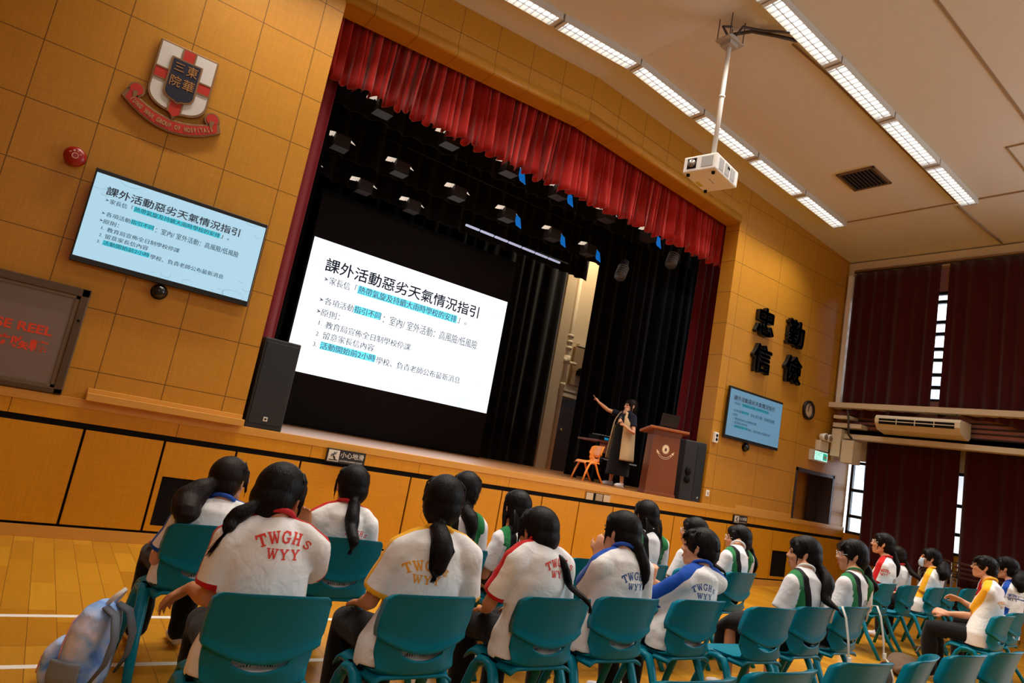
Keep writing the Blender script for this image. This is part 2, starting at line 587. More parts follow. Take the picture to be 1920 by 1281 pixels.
def access_panel(x0, x1, hole=None):
    mb = MB()
    y0, y1, z0, z1 = WY - .028, WY - .004, 0.122, 0.945
    if hole:
        a, b_, c, d = hole
        mb.box(x0, a, y0, y1, z0, z1).box(b_, x1, y0, y1, z0, z1).box(a, b_, y0, y1, z0, c).box(a, b_, y0, y1, d, z1)
    else:
        mb.box(x0, x1, y0, y1, z0, z1)
    return mb
xs = [4.99 + 0.655 * k for k in range(-10, 13)]
xs = [x for x in xs if x > XL] + [13.18]
t0 = None
ends = [('cupboard door at the far left end of the stage front', 0)]
names = {0: 'stage front cupboard door left of the one with the big black opening', 3: ''}
for i in range(len(xs) - 1):
    a, b_ = xs[i] + .011, xs[i + 1] - .011
    hole = None
    xc = (a + b_) / 2
    if 1.05 < xc < 1.71:
        hole = (1.115, 1.615, 0.172, 0.625)
    if 10.87 < xc < 11.6:
        hole = (10.92, 11.41, 0.165, 0.61)
    mb = access_panel(a, b_, hole)
    o = mb.build('cupboard_door', M_front)
    if hole:
        lab = 'wooden stage front panel with square black opening, ' + ('behind the big wavy ponytail' if xc < 5 else 'below the right caution sign')
        tag(o, lab, 'cupboard door')
        MB().box(hole[0], hole[1], WY - .0045, WY - .004, hole[2], hole[3]).build('vent_opening', M_black, o)  # black sheet standing in for the shade deep inside the opening
    else:
        tag(o, 'plain woven-look wooden stage front panel between narrow black gaps', 'cupboard door', 'plain panels along the stage front')

# the raised skirting at the foot of the left wall
o = MB().box(0.34, 1.69, WY - .14, WY, 1.203, 1.27).box(0.34, 1.69, WY - .012, WY, 1.27, 1.31).build('trim_skirting', M_nosing, bevel=0.004)
struct(o)
struct(MB().box(9.75, 11.38, WY - .02, WY, 1.203, 1.27).build('trim_skirting_right', M_nosing, bevel=0.004))

# passage behind the doorway on the right
M_dark_wood = pmat('dark brown wood', (52, 34, 26), 0.5)
mb = MB().box(DX0, DX0 + .06, WY - .01, WY + .3, 1.2, DZ).box(DX1 - .06, DX1, WY - .01, WY + .3, 1.2, DZ).box(DX0, DX1, WY - .01, WY + .3, DZ - .06, DZ)
door = struct(mb.build('door_1', M_dark_wood))
MB().box(DX0, DX1 + .3, WY + .42, WY + .5, 0, 2.6, 0).build('inner_wall', pmat('dim wood panelling', (190, 124, 50), 0.5), door)
MB().box(DX1 - .33, DX1 - .06, WY + .26, WY + .31, 1.2, DZ - .06).build('door_leaf', M_dark_wood, door)
MB().box(DX0 + .06, DX0 + .24, WY + .28, WY + .32, 1.25, 1.95).build('dark_panel', M_black, door)
struct(MB().box(DX0 - .2, DX1 + .4, WY + .28, WY + 1.2, 2.6, 2.66).build('ceiling_passage', M_plaster))

# ------------------------------------------------------------------ stage house
M_bcurt = pmat('black stage cloth', (12, 12, 14), 0.95, spec=0.1, sheen=0.15)
M_scr_black = pmat('black screen masking', (30, 25, 24), 0.85, spec=0.2)
M_tan = pmat('tan painted wall', (200, 176, 140), 0.8, noise=(5, 0.05))
struct(MB().box(SX0 - .2, SX0, WY + RV, SYB, 1.2, 9).box(SX1, SX1 + .2, WY + RV, SYB, 1.2, 9).build('wall_stage_sides', M_black))
struct(MB().box(SX0, SX1, SYB, SYB + .2, 1.2, 9).build('wall_stage_back', M_tan))
struct(MB().box(SX0, SX1, WY + RV, SYB, 9, 9.2).box(SX0, SX1, WY + RV, WY + RV + .05, ZR + .1, 9).build('ceiling_stage', M_black))

# ------------------------------------------------------------------ ceiling fittings
M_lamp_box = pmat('lamp housing', (196, 190, 180), 0.55)
M_tube = pmat('glowing lamp tube', (255, 255, 255), 0.5, emit=(255, 250, 240), estr=2.4)
M_reflect = pmat('lamp reflector', (240, 240, 238), 0.25, emit=(255, 250, 242), estr=.72)
M_louver = pmat('bright louvre', (206, 212, 220), 0.35)

def make_lamp():
    L, W, H = 1.33, 0.215, 0.095
    hb = MB()
    hb.box(-L/2, L/2, -W/2, -W/2 + .006, -H, 0).box(-L/2, L/2, W/2 - .006, W/2, -H, 0)
    hb.box(-L/2, -L/2 + .012, -W/2, W/2, -H, 0).box(L/2 - .012, L/2, -W/2, W/2, -H, 0).box(-L/2, L/2, -W/2, W/2, -.012, 0)
    tb = MB()
    for y in (-.05, .05):
        tb.cyl((-L/2 + .04, y, -.045), (L/2 - .04, y, -.045), .018, n=10)
    rf = MB().box(-L/2 + .013, L/2 - .013, -W/2 + .007, W/2 - .007, -.02, -.014)
    lv = MB().box(-L/2 + .012, L/2 - .012, -.006, .006, -H + .002, -.066)
    for k in range(1, 15):
        x = -L/2 + L * k / 15
        lv.box(x - .003, x + .003, -W/2 + .007, W/2 - .007, -H + .002, -.07)
    for x in (-L/2 + .012, L/2 - .055):
        lv.box(x, x + .043, -W/2 + .007, W/2 - .007, -H + .002, -.08)
    return [('housing', hb.data('lamp_housing', M_lamp_box)), ('lamp_tubes', tb.data('lamp_tubes', M_tube)),
            ('reflector', rf.data('lamp_reflector', M_reflect)), ('louvre', lv.data('lamp_louvre', M_louver))]
LAMP = make_lamp()
ORD = ['first', 'second', 'third', 'fourth', 'fifth', 'sixth', 'seventh', 'eighth']
for yrow, rn in ((6.34, 'nearer the stage'), (4.29, 'nearer the projector pole foot')):
    for k in range(0 if yrow > 5 else 1, 8):
        x = 0.68 + 1.354 * k - 0.005
        vis = (k >= 2) if yrow > 5 else (k >= 4)
        lab = 'bright ceiling strip lamp, %s from the right end of the row %s' % (ORD[7 - k], 'along the stage wall' if yrow > 5 else 'farther from the stage')
        t = thing('ceiling_lamp', lab, 'ceiling lamp', (x, yrow, ceil_z(x)), 0, 'strip lamps on the ceiling')
        t.rotation_euler = (0, math.atan(SL) * (1 if x > XR else -1), 0)
        for n, me in LAMP:
            link(n, me, t)
        hall_lamp('lamp_light', x, yrow, 1.27, LAMP_POWER, t)

# ceiling seams, duct covers and cables
def ceil_strip(mb, x0, x1, y0, y1, h=0.012, mi=0):
    """thin raised strip that follows the slope"""
    xs_ = [x0] + ([XR] if x0 < XR < x1 else []) + [x1]
    for a, b_ in zip(xs_[:-1], xs_[1:]):
        vs = [(x, y, ceil_z(x) - dz) for dz in (h, -.005) for x in (a, b_) for y in (y0, y1)]
        mb.add(vs, [(0, 2, 3, 1), (4, 5, 7, 6), (0, 1, 5, 4), (2, 6, 7, 3), (0, 4, 6, 2), (1, 3, 7, 5)], mi)
mb = MB()
ceil_strip(mb, XL, XW, 3.02, 3.05)
ceil_strip(mb, 10.79, 10.82, YB, 6.22)
ceil_strip(mb, 9.55, 9.57, 1.0, 3.42)
ceil_strip(mb, 9.55, 12.5, 3.40, 3.42)
struct(mb.build('ceiling_seams', M_seam))
struct(MB().box(XW - .02, XW + .1, YB, WY, 6.13, 6.38).build('trim_wall_top', M_cream))
M_cable = pmat('dark cable', (60, 50, 44), 0.6)
mb = MB()
mb.tube([(XW - .05, YB + .05, 6.2), (XW - .05, 3, 6.2), (XW - .05, 6.9, 6.2)], .018, 6)
mb.tube([(10.9, 4.5, ceil_z(10.9) - .02), (11.8, 4.45, ceil_z(11.8) - .03), (12.4, 4.4, ceil_z(12.4) - .03)], .014, 6)
tag(mb.build('cable_conduit', M_seam), 'thin cream conduit along the top of the right wall and ceiling', 'conduit')
tag(MB().tube([(10.7, 4.46, ceil_z(10.7) - .022), (9.5, 4.47, ceil_z(9.5) - .022), (7.0, 4.48, ceil_z(7.0) - .022), (6.25, 4.52, ceil_z(6.25) - .022)], .012, 6).build('cable_run', M_seam),
    'thin wire along the ceiling beside the outer lamp row', 'wire')

t = thing('ceiling_vent', 'square dark slatted air vent in the ceiling between the lamp rows', 'vent', (9.53, 5.3, ceil_z(9.53)))
t.rotation_euler = (0, math.atan(SL), 0)
MB().box(-.27, .27, -.27, .27, -.012, 0).build('backing', M_black, t)
fr = MB()
for s in (-1, 1):
    fr.box(-.29, .29, s * .27 - .02, s * .27 + .02, -.025, 0).box(s * .27 - .02, s * .27 + .02, -.29, .29, -.025, 0)
fr.build('frame', pmat('brown vent frame', (110, 84, 62), 0.6), t)
sl = MB()
for k in range(9):
    y = -.23 + .0575 * k
    sl.box(-.26, .26, y - .008, y + .008, -.03, -.008, M=Matrix.Rotation(0.0, 4, 'X'))
sl.build('slats', pmat('dark vent slats', (58, 42, 34), 0.6), t)

# ------------------------------------------------------------------ projector on its pole
M_pj = pmat('projector white', (226, 222, 216), 0.45)
M_grille = pmat('grey grille', (160, 158, 154), 0.6)
PX, PY = 5.53, 4.86
t = thing('projector', 'white projector hanging from the ceiling on a long white pole', 'projector', (PX, PY, 0))
MB().cyl((0, 0, 5.16), (0, 0, 6.62), .028, n=16).cyl((0, 0, 5.9), (0, 0, 5.925), .036, n=16).build('pole', M_white, t)
MB().box(-.05, .05, -.05, .05, 5.10, 5.17).build('lower_collar', M_white, t)
br = MB().box(-.07, .07, -.07, .07, 6.55, 6.68)
for sx in (-1, 1):
    for sy in (-1, 1):
        MB().cyl((sx * .12, sy * .09, 6.6), (sx * .12, sy * .09, 6.9), .006, n=6).build('hanger_rod', M_cable, t)
br.box(-.14, .14, -.10, .10, 6.60, 6.62)
br.build('ceiling_bracket', pmat('bracket steel', (170, 160, 150), 0.5), t)
cb = MB()
cb.tube([(0, .02, 6.66), (.1, .1, 6.82), (.25, -.1, 6.86), (.45, -.3, 6.82), (.65, -.45, 6.80)], .022, 8)
cb.tube([(.02, 0, 6.64), (.05, -.12, 6.8), (.3, -.22, 6.84), (.42, -.5, 6.76)], .016, 8)
cb.tube([(-.02, 0, 6.66), (-.1, .05, 6.8), (0.05, .05, 6.88)], .014, 8)
cb.build('cables', M_cable, t)
BR = Matrix.Rotation(R(12), 4, 'Z')
def pj(mb, *a, mi=0):
    return mb.box(*a, mi=mi, M=BR)
body = pj(MB(), -.275, .275, -.20, .20, 4.86, 5.05)
body.build('body', M_pj, t, bevel=.014)
pj(MB(), -.16, .16, -.12, .12, 5.05, 5.10).build('mount_plate', M_pj, t, bevel=.008)
pj(MB(), -.279, -.272, -.16, -.02, 4.90, 5.02).build('side_grille', M_grille, t)
for k in range(3):
    pj(MB(), -.2 + .14 * k, -.1 + .14 * k, -.205, -.198, 4.89, 5.02).build('side_grille', M_grille, t)
pj(MB(), -.280, -.27, .04, .15, 4.90, 5.02).build('lens_recess', M_black, t)
l = MB(); l.tube([BR @ Vector((-.262, .095, 4.96)), BR @ Vector((-.292, .095, 4.96))], .045, 16)
l.build('lens', pmat('lens glass', (150, 140, 132), 0.15, metal=0.4), t)
pj(MB(), -.01, .05, -.206, -.197, 4.97, 5.0).build('port', M_black, t)
d = MB(); pj(d, -.05, .07, -.02, -.008, 4.857, 4.861); d.build('bottom_mark', M_grille, t)
d = MB(); pj(d, -.02, .10, .13, .17, 4.855, 4.861); d.build('warning_sticker', pmat('yellow sticker', (190, 168, 50), 0.6), t)
for x, y in ((-.23, .15), (.22, .16), (-.2, -.14)):
    MB().cyl(BR @ Vector((x, y, 4.835)), BR @ Vector((x, y, 4.87)), .02, n=10).build('foot', M_black, t)

# ------------------------------------------------------------------ slides
def slide(parent, x0, z0, w, y, bg, ink, cyan, e, hgt=None):
    """one projected page drawn in a 16 x 9 frame with lower left corner (x0, z0) on plane y"""
    k = w / 16.0
    kz = (hgt or w * 9 / 16) / 9.0
    M_bg = pmat('slide page', bg, 0.6, emit=bg, estr=e)
    M_bg.node_tree.nodes['Principled BSDF'].inputs['Base Color'].default_value = (.02, .02, .02, 1)
    def ink_m(n, c):
        m = pmat(n, c, 0.6, emit=c, estr=e)
        m.node_tree.nodes['Principled BSDF'].inputs['Base Color'].default_value = (.02, .02, .02, 1)
        return m
    page = MB().box(x0, x0 + w, y - .003, y, z0, z0 + kz * 9).build('slide_page', M_bg, parent)
    X = lambda u: x0 + u * k
    Z = lambda v: z0 + v * kz
    M_hi = ink_m('cyan highlight', cyan)
    for a, b_, c, d in ((3.7, 11.8, 6.12, 6.72), (3.75, 5.8, 4.75, 5.3), (2.02, 6.08, 1.77, 2.3)):
        MB().add([(X(a), y - .004, Z(c)), (X(b_), y - .004, Z(c)), (X(b_), y - .004, Z(d)), (X(a), y - .004, Z(d))], [(0, 1, 2, 3)]).build('cyan_highlight', M_hi, page)
    bx = MB().add([(X(a), y - .0038, Z(b_)) for a, b_ in ((.8, 6.8), (13.9, 6.8), (13.9, 7.95), (.8, 7.95))], [(0, 1, 2, 3)])
    bx.build('title_box', ink_m('pale title box', tuple(v * .982 for v in bg)), page)
    tx = MB()
    for dx, dz in ((-.018, 0), (.018, 0), (0, .018), (0, -.018)):
        wall_text(tx, '課外活動惡劣天氣情況指引', X(1.15 + dx), X(13.55 + dx), Z(6.98 + dz), Z(7.9 + dz), y - .006 - .00005 * dz, 0)
    tx.build('slide_title', ink_m('title ink', ink), page)
    lines = [('家長信「', 1.65, 3.65, 6.15, 6.68), ('熱帶氣旋及持續大雨時學校的安排', 3.75, 11.75, 6.16, 6.7), ('」。', 11.85, 12.7, 6.2, 6.65),
             ('各項活動', 1.65, 3.72, 4.76, 5.26), ('指引不同', 3.78, 5.78, 4.78, 5.28), ('：室內/ 室外活動：高風險/低風險', 6.0, 13.98, 4.6, 5.28),
             ('原則：', 1.58, 2.9, 3.95, 4.44), ('1.', 1.6, 1.82, 3.32, 3.62), ('教育局宣佈全日制學校停課', 2.07, 8.5, 3.2, 3.7),
             ('2.', 1.58, 1.82, 2.57, 2.88), ('留意家長信內容', 2.07, 5.8, 2.48, 2.98), ('3.', 1.55, 1.8, 1.86, 2.16),
             ('活動開始前2小時', 2.05, 6.05, 1.8, 2.28), ('學校、負責老師公布最新消息', 6.15, 13.1, 1.72, 2.24)]
    soft = tuple(int(a * .75 + b_ * .25) for a, b_ in zip(ink, bg))
    M_txt = ink_m('text ink', soft)
    for s, a, b_, c, d in lines:
        tx = MB()
        for dx in (-.008, .008):
            wall_text(tx, s, X(a + dx), X(b_ + dx), Z(c), Z(d), y - .006, 0, res=2)
        tx.build('slide_text', M_txt, page)
    for v in (6.42, 5.0, 4.2):
        tx = MB().add([(X(u), y - .006, Z(w_)) for u, w_ in ((1.25, v + .16), (1.58, v), (1.25, v - .12), (1.36, v))], [(0, 1, 2, 3)])
        tx.build('bullet_mark', M_txt, page)
    M_drop = ink_m('drop outline', tuple(int(a * .35 + b_ * .65) for a, b_ in zip((60, 110, 140), bg)))
    for u, v, rx, rz, a0, a1 in ((.35, 8.1, 1.15, .75, 180, 330), (2.9, 9.1, 1.0, .62, 190, 350), (1.1, 7.0, .3, .2, 170, 350), (7.9, .55, .48, .34, 150, 400),
                         (9.95, .25, .5, .38, 30, 200), (6.7, .46, .2, .13, 170, 360), (14.9, 2.05, .2, .16, 150, 370), (15.6, 1.4, .42, .34, 170, 360), (14.4, .3, 1.1, .5, 0, 360),
                         (13.0, .62, .2, .14, 170, 370), (14.5, 9.1, .7, .42, 190, 350), (15.4, 7.8, .36, .3, 150, 350), (12.4, .3, .12, .09, 170, 370)):
        n = 20
        vs, fs = [], []
        for i in range(n + 1):
            th = R(a0 + (a1 - a0) * i / n)
            tk = .05 * math.sin(PI * i / n) + .008
            for q in (1.0, 1.0 - tk / min(rx, rz) * .8):
                uu, vv = u + rx * q * math.cos(th), v + rz * q * math.sin(th)
                vs.append((X(min(16, max(0, uu))), y - .005, Z(min(9, max(0, vv)))))
            if i:
                fs.append((2 * i - 2, 2 * i, 2 * i + 1, 2 * i - 1))
        MB().add(vs, fs).build('water_drop', M_drop, page)
    return page

# big screen on the stage
YS = 11.3
t = thing('projection_screen', 'huge stage screen showing a bright slide between black masking', 'screen', (0, YS, 0))
MB().box(3.12, 7.32, 0, .04, 1.24, 5.22).build('screen_cloth', M_scr_black, t)
MB().box(3.05, 7.42, -.02, .06, 5.22, 5.30).build('roller_case', M_black, t)
MB().box(3.12, 7.32, -.02, .05, 1.21, 1.25).build('bottom_bar', M_black, t)
slide(t, 3.155, 2.10, 4.15, -.002, (247, 251, 255), (10, 16, 30), (92, 205, 228), 1.55)

def tv(label, x0, x1, z0, z1, bg, ink, cyan, e):
    t = thing('tv', label, 'television', ((x0 + x1) / 2, WY, z0))
    w = x1 - x0
    MB().box(-w/2, w/2, -.075, -.03, 0, z1 - z0).build('casing', pmat('black tv casing', (16, 14, 14), 0.35), t, bevel=.006)
    MB().box(-.3, .3, -.03, 0, .2, .6).build('wall_bracket', M_black, t)
    sw = w - .03
    slide(t, -sw/2, .05, sw, -.0755, bg, ink, cyan, e, z1 - z0 - .05 - .04)
    return t
tv('big wall television left of the stage showing a pale blue slide', -0.075, 1.46, 2.372, 3.24, (176, 217, 236), (18, 34, 50), (46, 205, 224), 0.95)
tv('dimmer wall television right of the stage, under the black characters', 9.14, 10.655, 2.315, 3.18, (104, 152, 182), (10, 26, 40), (30, 158, 178), 0.75)
for lab, x, z in (('small black dome camera on the wall under the left television', .675, 2.30), ('small black dome camera under the right television', 9.81, 2.245)):
    t = thing('dome_camera', lab, 'security camera', (x, WY, z))
    MB().cyl((0, -.03, 0), (0, 0, 0), .072, n=20).build('base', M_black, t)
    MB().ell((0, -.03, 0), (.066, .06, .066)).build('dome', pmat('dark camera dome', (20, 18, 18), 0.12), t)

# ------------------------------------------------------------------ wall emblem
M_bronze = pmat('weathered bronze rim', (134, 98, 62), 0.45, metal=0.35, noise=(30, .15))
M_ered = pmat('enamel red', (178, 38, 20), 0.4)
M_ewhite = pmat('enamel white', (206, 202, 194), 0.45)
M_enavy = pmat('enamel navy', (22, 24, 46), 0.4)
t = thing('wall_emblem', 'shield shaped hospital group crest with red cross and red scroll on the wall', 'emblem', (0.379, WY, 0))
def arc(cx, cz, r, a0, a1, n=10, rz=None):
    return [(cx + r * math.cos(R(a0 + (a1 - a0) * i / n)), cz + (rz or r) * math.sin(R(a0 + (a1 - a0) * i / n))) for i in range(n + 1)]
def shield(w, top, side, tip, bulge):
    """half width w, straight sides down to side, lobed foot with a point at tip"""
    p = [(-w, top), (w, top), (w, side)]
    p += [(w * math.cos(a) ** .8, side - (side - bulge) * math.sin(a)) for a in [PI/2 * i / 8 for i in range(1, 7)]]
    p += [(w * .28, bulge + .004), (w * .12, bulge - .012), (0, tip)]
    return p + [(-x, z) for x, z in reversed(p[2:-1])]
outer = shield(.262, 4.652, 4.16, 3.925, 3.99)
MB().prism(outer, -.05, 0).build('shield_rim', M_bronze, t, bevel=.003)
inner = shield(.244, 4.634, 4.165, 3.95, 4.01)
MB().prism(inner, -.052, -.045).build('white_field', M_ewhite, t)
c = MB()
c.prism([(-.05, 4.634), (.05, 4.634), (.05, 3.99), (0, 3.955), (-.05, 3.99)], -.056, -.05, 0)
c.prism([(-.244, 4.275), (.244, 4.275), (.244, 4.37), (-.244, 4.37)], -.056, -.05, 0)
for x in (-.056, .056):
    c.prism([(x - .007, 4.634), (x + .007, 4.634), (x + .007, 3.99), (x - .007, 3.99)], -.06, -.05, 1)
for z in (4.27, 4.378):
    c.prism([(-.244, z - .007), (.244, z - .007), (.244, z + .007), (-.244, z + .007)], -.06, -.05, 1)
c.build('red_cross', [M_ered, M_bronze], t)
MB().prism(shield(.138, 4.525, 4.19, 4.085, 4.10), -.068, -.05).build('inner_shield_rim', M_bronze, t)
MB().prism(shield(.122, 4.51, 4.195, 4.105, 4.118), -.071, -.066).build('navy_shield', M_enavy, t)
tx = MB()
for ch, xa, xb, za, zb in (('三', -.10, -.012, 4.40, 4.475), ('東', .012, .105, 4.385, 4.49), ('院', -.105, -.012, 4.24, 4.345), ('華', .008, .108, 4.235, 4.345)):
    wall_text(tx, ch, xa, xb, za, zb, -.074, extrude=.012)
tx.build('gold_characters', pmat('gold lettering', (176, 128, 72), 0.4, metal=.3), t)
# scroll: an arc ribbon with curled ends
def ribbon(x0, x1, off, n=24):
    out = []
    for i in range(n + 1):
        x = x0 + (x1 - x0) * i / n
        out.append((x, 3.80 + off + .92 * x * x + .0))
    return out
lo, hi_ = ribbon(-.44, .44, 0), ribbon(-.40, .40, .13)
MB().prism(lo + [(.40, hi_[-1][1] + .0)] + hi_[::-1][1:], -.045, 0).build('scroll_rim', M_bronze, t, bevel=.003)
lo2, hi2 = ribbon(-.405, .405, .018), ribbon(-.385, .385, .112)
MB().prism(lo2 + hi2[::-1], -.048, -.04).build('scroll_red', M_ered, t)
for s in (-1, 1):
    cu = MB()
    cu.prism([(s * .335 + x, 4.075 + z) for x, z in arc(0, 0, .072, 0, 342, 19)], -.045, 0, 0)
    cu.prism([(s * .335 + x, 4.078 + z) for x, z in arc(0, 0, .055, 0, 342, 19)], -.05, -.04, 1)
    cu.prism([(s * .345, 4.02), (s * .395, 4.075), (s * .41, 3.96), (s * .33, 3.93)][::s], -.047, 0, 0)
    cu.prism([(s * .315, 4.06), (s * .36, 4.06), (s * .35, 4.0), (s * .325, 4.0)][::s], -.053, -.04, 0)
    cu.build('scroll_curl', [M_bronze, M_ered], t)
word = 'TUNG WAH GROUP OF HOSPITALS'
tx = MB()
for i, ch in enumerate(word):
    if ch == ' ':
        continue
    x = -.36 + .72 * i / (len(word) - 1)
    me = text_mesh(ch, .062, align='CENTER', extrude=.06, bold=.004)
    a = math.atan(2 * .92 * x)
    zz = 3.80 + .044 + .92 * x * x
    M = Matrix.Translation((x, -.0485, zz)) @ Matrix.Rotation(-a, 4, 'Y') @ UP @ Matrix.Diagonal((.56, .95, .062, 1))
    tx.mesh(me, M)
    bpy.data.meshes.remove(me)
tx.build('scroll_lettering', pmat('scroll letter bronze', (168, 120, 78), 0.5, metal=.2), t)

# ------------------------------------------------------------------ black characters on the right wall
M_char = pmat('black lacquer character', (13, 10, 9), 0.45)
for ch, lab, x, z in (('忠', 'black wall character at the upper left of the group of four', 9.87, 4.46), ('勤', 'black wall character at the upper right of the group of four', 10.81, 4.49),
                      ('信', 'black wall character at the lower left, above the television', 9.90, 3.81), ('儉', 'black wall character at the lower right, nearest the clock', 10.85, 3.83)):
    mb = MB()
    for dx, dz in ((-.016, 0), (.016, 0), (0, .014), (0, -.014), (-.012, .01), (.012, -.01)):
        wall_text(mb, ch, -.25 + dx, .25 + dx, -.24 + dz, .24 + dz, -.04, extrude=.07)
    o = mb.build('wall_character', M_char)
    o.location = (x, WY - .0, z)
    tag(o, lab, 'wall character', 'black characters on the right wall')

# ------------------------------------------------------------------ wall clock
t = thing('wall_clock', 'round black rimmed wall clock showing twelve', 'clock', (11.55, WY, 3.21))
rim = MB()
for i in range(40):
    pass
def ring(mb, r0, r1, y0, y1, n=40, mi=0):
    vs, fs = [], []
    for i in range(n):
        a = 2 * PI * i / n
        for r, y in ((r0, y0), (r1, y0), (r1, y1), (r0, y1)):
            vs.append((r * math.cos(a), y, r * math.sin(a)))
    for i in range(n):
        j = (i + 1) % n
        for k in range(4):
            k2 = (k + 1) % 4
            fs.append((4 * i + k, 4 * i + k2, 4 * j + k2, 4 * j + k))
    return mb.add(vs, fs, mi, False)
ring(rim, .135, .178, -.05, 0).build('rim', M_char, t, bevel=.006)
MB().prism(arc(0, 0, .14, 0, 351, 39), -.02, -.005).build('dial', pmat('clock dial', (196, 168, 138), 0.5), t)
hd = MB()
hd.prism([(-.007, -.02), (.007, -.02), (.004, .075), (-.004, .075)], -.026, -.022)
hd.prism([(-.012, -.02), (.0, -.024), (.012, .11), (.006, .112)], -.029, -.026)
hd.build('hands', M_char, t)
nm = MB()
for h in range(1, 13):
    a = PI/2 - 2 * PI * h / 12
    me, M = fit_text(str(h), -.011 if h < 10 else -.016, .011 if h < 10 else .016, -.014, .014)
    nm.mesh(me, Matrix.Translation((.112 * math.cos(a), -.0215, .112 * math.sin(a))) @ UP @ M)
    bpy.data.meshes.remove(me)
nm.build('numerals', M_char, t)

# ------------------------------------------------------------------ exit sign with emergency lamps
t = thing('exit_sign', 'lit green and white exit sign beside the doorway', 'exit sign', (12.02, WY, 2.42))
MB().box(-.27, .27, -.07, 0, -.1, .1).build('case', pmat('exit case', (196, 188, 172), 0.5), t, bevel=.006)
MB().box(-.18, .25, -.073, -.069, -.075, .085).build('lit_panel', pmat('lit exit panel', (200, 250, 240), 0.5, emit=(190, 246, 236), estr=.95), t)
M_exg = pmat('exit green', (20, 160, 130), .5, emit=(24, 168, 140), estr=.9)
tx = wall_text(MB(), 'EXIT', -.16, .06, -.005, .07, -.0745, bold=.01)
wall_text(tx, '出口', -.16, .03, -.068, -.015, -.0745, bold=.01)
tx.prism([(.09, -.06), (.23, -.06), (.23, .07), (.09, .07)], -.0745, -.0738)
tx.build('sign_lettering', M_exg, t)
MB().add([(.11, -.0752, .0), (.17, -.0752, .05), (.17, -.0752, .02), (.22, -.0752, .02), (.22, -.0752, -.02), (.17, -.0752, -.02), (.17, -.0752, -.05)], [(0, 1, 2, 3, 4, 5, 6)]).build('arrow', M_ewhite, t)
t = thing('emergency_lamp', 'white emergency light with two round lamp heads above the exit sign', 'emergency light', (12.08, WY, 2.62))
MB().box(-.15, .15, -.1, 0, -.09, .1).build('battery_box', pmat('emergency box', (206, 192, 170), .5), t, bevel=.008)
MB().box(.12, .27, -.06, 0, -.09, -.01).build('junction_box', pmat('dark brown junction', (90, 66, 52), .5), t)
for x in (-.08, .08):
    h = MB().cyl((x, -.16, .17), (x, -.05, .17), .075, .055, n=20).cyl((x, -.06, .1), (x, -.06, .15), .02, n=8)
    o = h.build('lamp_head', M_white, t)
    MB().cyl((x, -.163, .17), (x, -.158, .17), .058, n=20).build('lamp_glass', pmat('lamp glass', (120, 110, 96), .2), o)

# ------------------------------------------------------------------ fire bell and hose reel cupboard
t = thing('fire_bell', 'round red fire alarm bell on the left wall above the television corner', 'fire bell', (-.25, WY, 3.275))
MB().cyl((0, -.03, 0), (0, 0, 0), .05, n=20).build('base', M_black, t)
prof = [(.088, -.03), (.09, -.045), (.082, -.065), (.055, -.082), (.02, -.088), (0.001, -.0885)]
gb = MB()
n = 28
vs = [(r * math.cos(2 * PI * i / n), y, r * math.sin(2 * PI * i / n)) for r, y in prof for i in range(n)]
gb.add(vs, [(j * n + i, j * n + (i + 1) % n, (j + 1) * n + (i + 1) % n, (j + 1) * n + i) for j in range(len(prof) - 1) for i in range(n)], 0, True)
gb.build('gong', pmat('bell red', (150, 18, 10), .3), t)
w = MB()
ring(w, .02, .026, -.0895, -.086)
for k, ch in enumerate('FIRE'):
    me, M = fit_text(ch, -.008, .008, -.008, .008)
    a = R(150 - 40 * k)
    w.mesh(me, Matrix.Translation((.045 * math.cos(a), -.0875, .045 * math.sin(a))) @ UP @ M)
    bpy.data.meshes.remove(me)
w.build('bell_marking', pmat('bell white print', (214, 176, 150), .5), t)

t = thing('hose_reel_cabinet', 'frosted hose reel cupboard in a dark metal frame at the left edge', 'cabinet', (-.2, WY, 1.21))
fr = MB()
for a in ((-.50, .36, -.045, 0, .87, .945), (-.50, .36, -.045, 0, 0, .05), (-.50, -.43, -.045, 0, 0, .945), (.29, .36, -.045, 0, 0, .945)):
    fr.box(*a)
fr.build('frame', pmat('dull metal frame', (88, 68, 48), .35, metal=.4), t, bevel=.008)
fr = MB()
for a in ((-.43, .29, -.03, 0, .845, .87), (-.43, .29, -.03, 0, .05, .075), (.262, .29, -.03, 0, .05, .87)):
    fr.box(*a)
fr.build('inner_trim', pmat('inner metal trim', (116, 96, 74), .35, metal=.4), t)
MB().box(-.44, .27, -.018, 0, .05, .87).build('frosted_door', pmat('frosted glass door', (118, 100, 90), .35, noise=(60, .05)), t)
tx = wall_text(MB(), 'HOSE REEL', -.42, .168, .475, .555, -.0195, bold=.03)
wall_text(tx, '消防喉轆', -.37, .165, .32, .425, -.0195, bold=.03)
tx.build('red_lettering', pmat('vermilion lettering', (216, 62, 24), .5), t)
MB().cyl((.325, -.052, .66), (.325, -.04, .66), .012, n=12).build('lock', M_black, t)

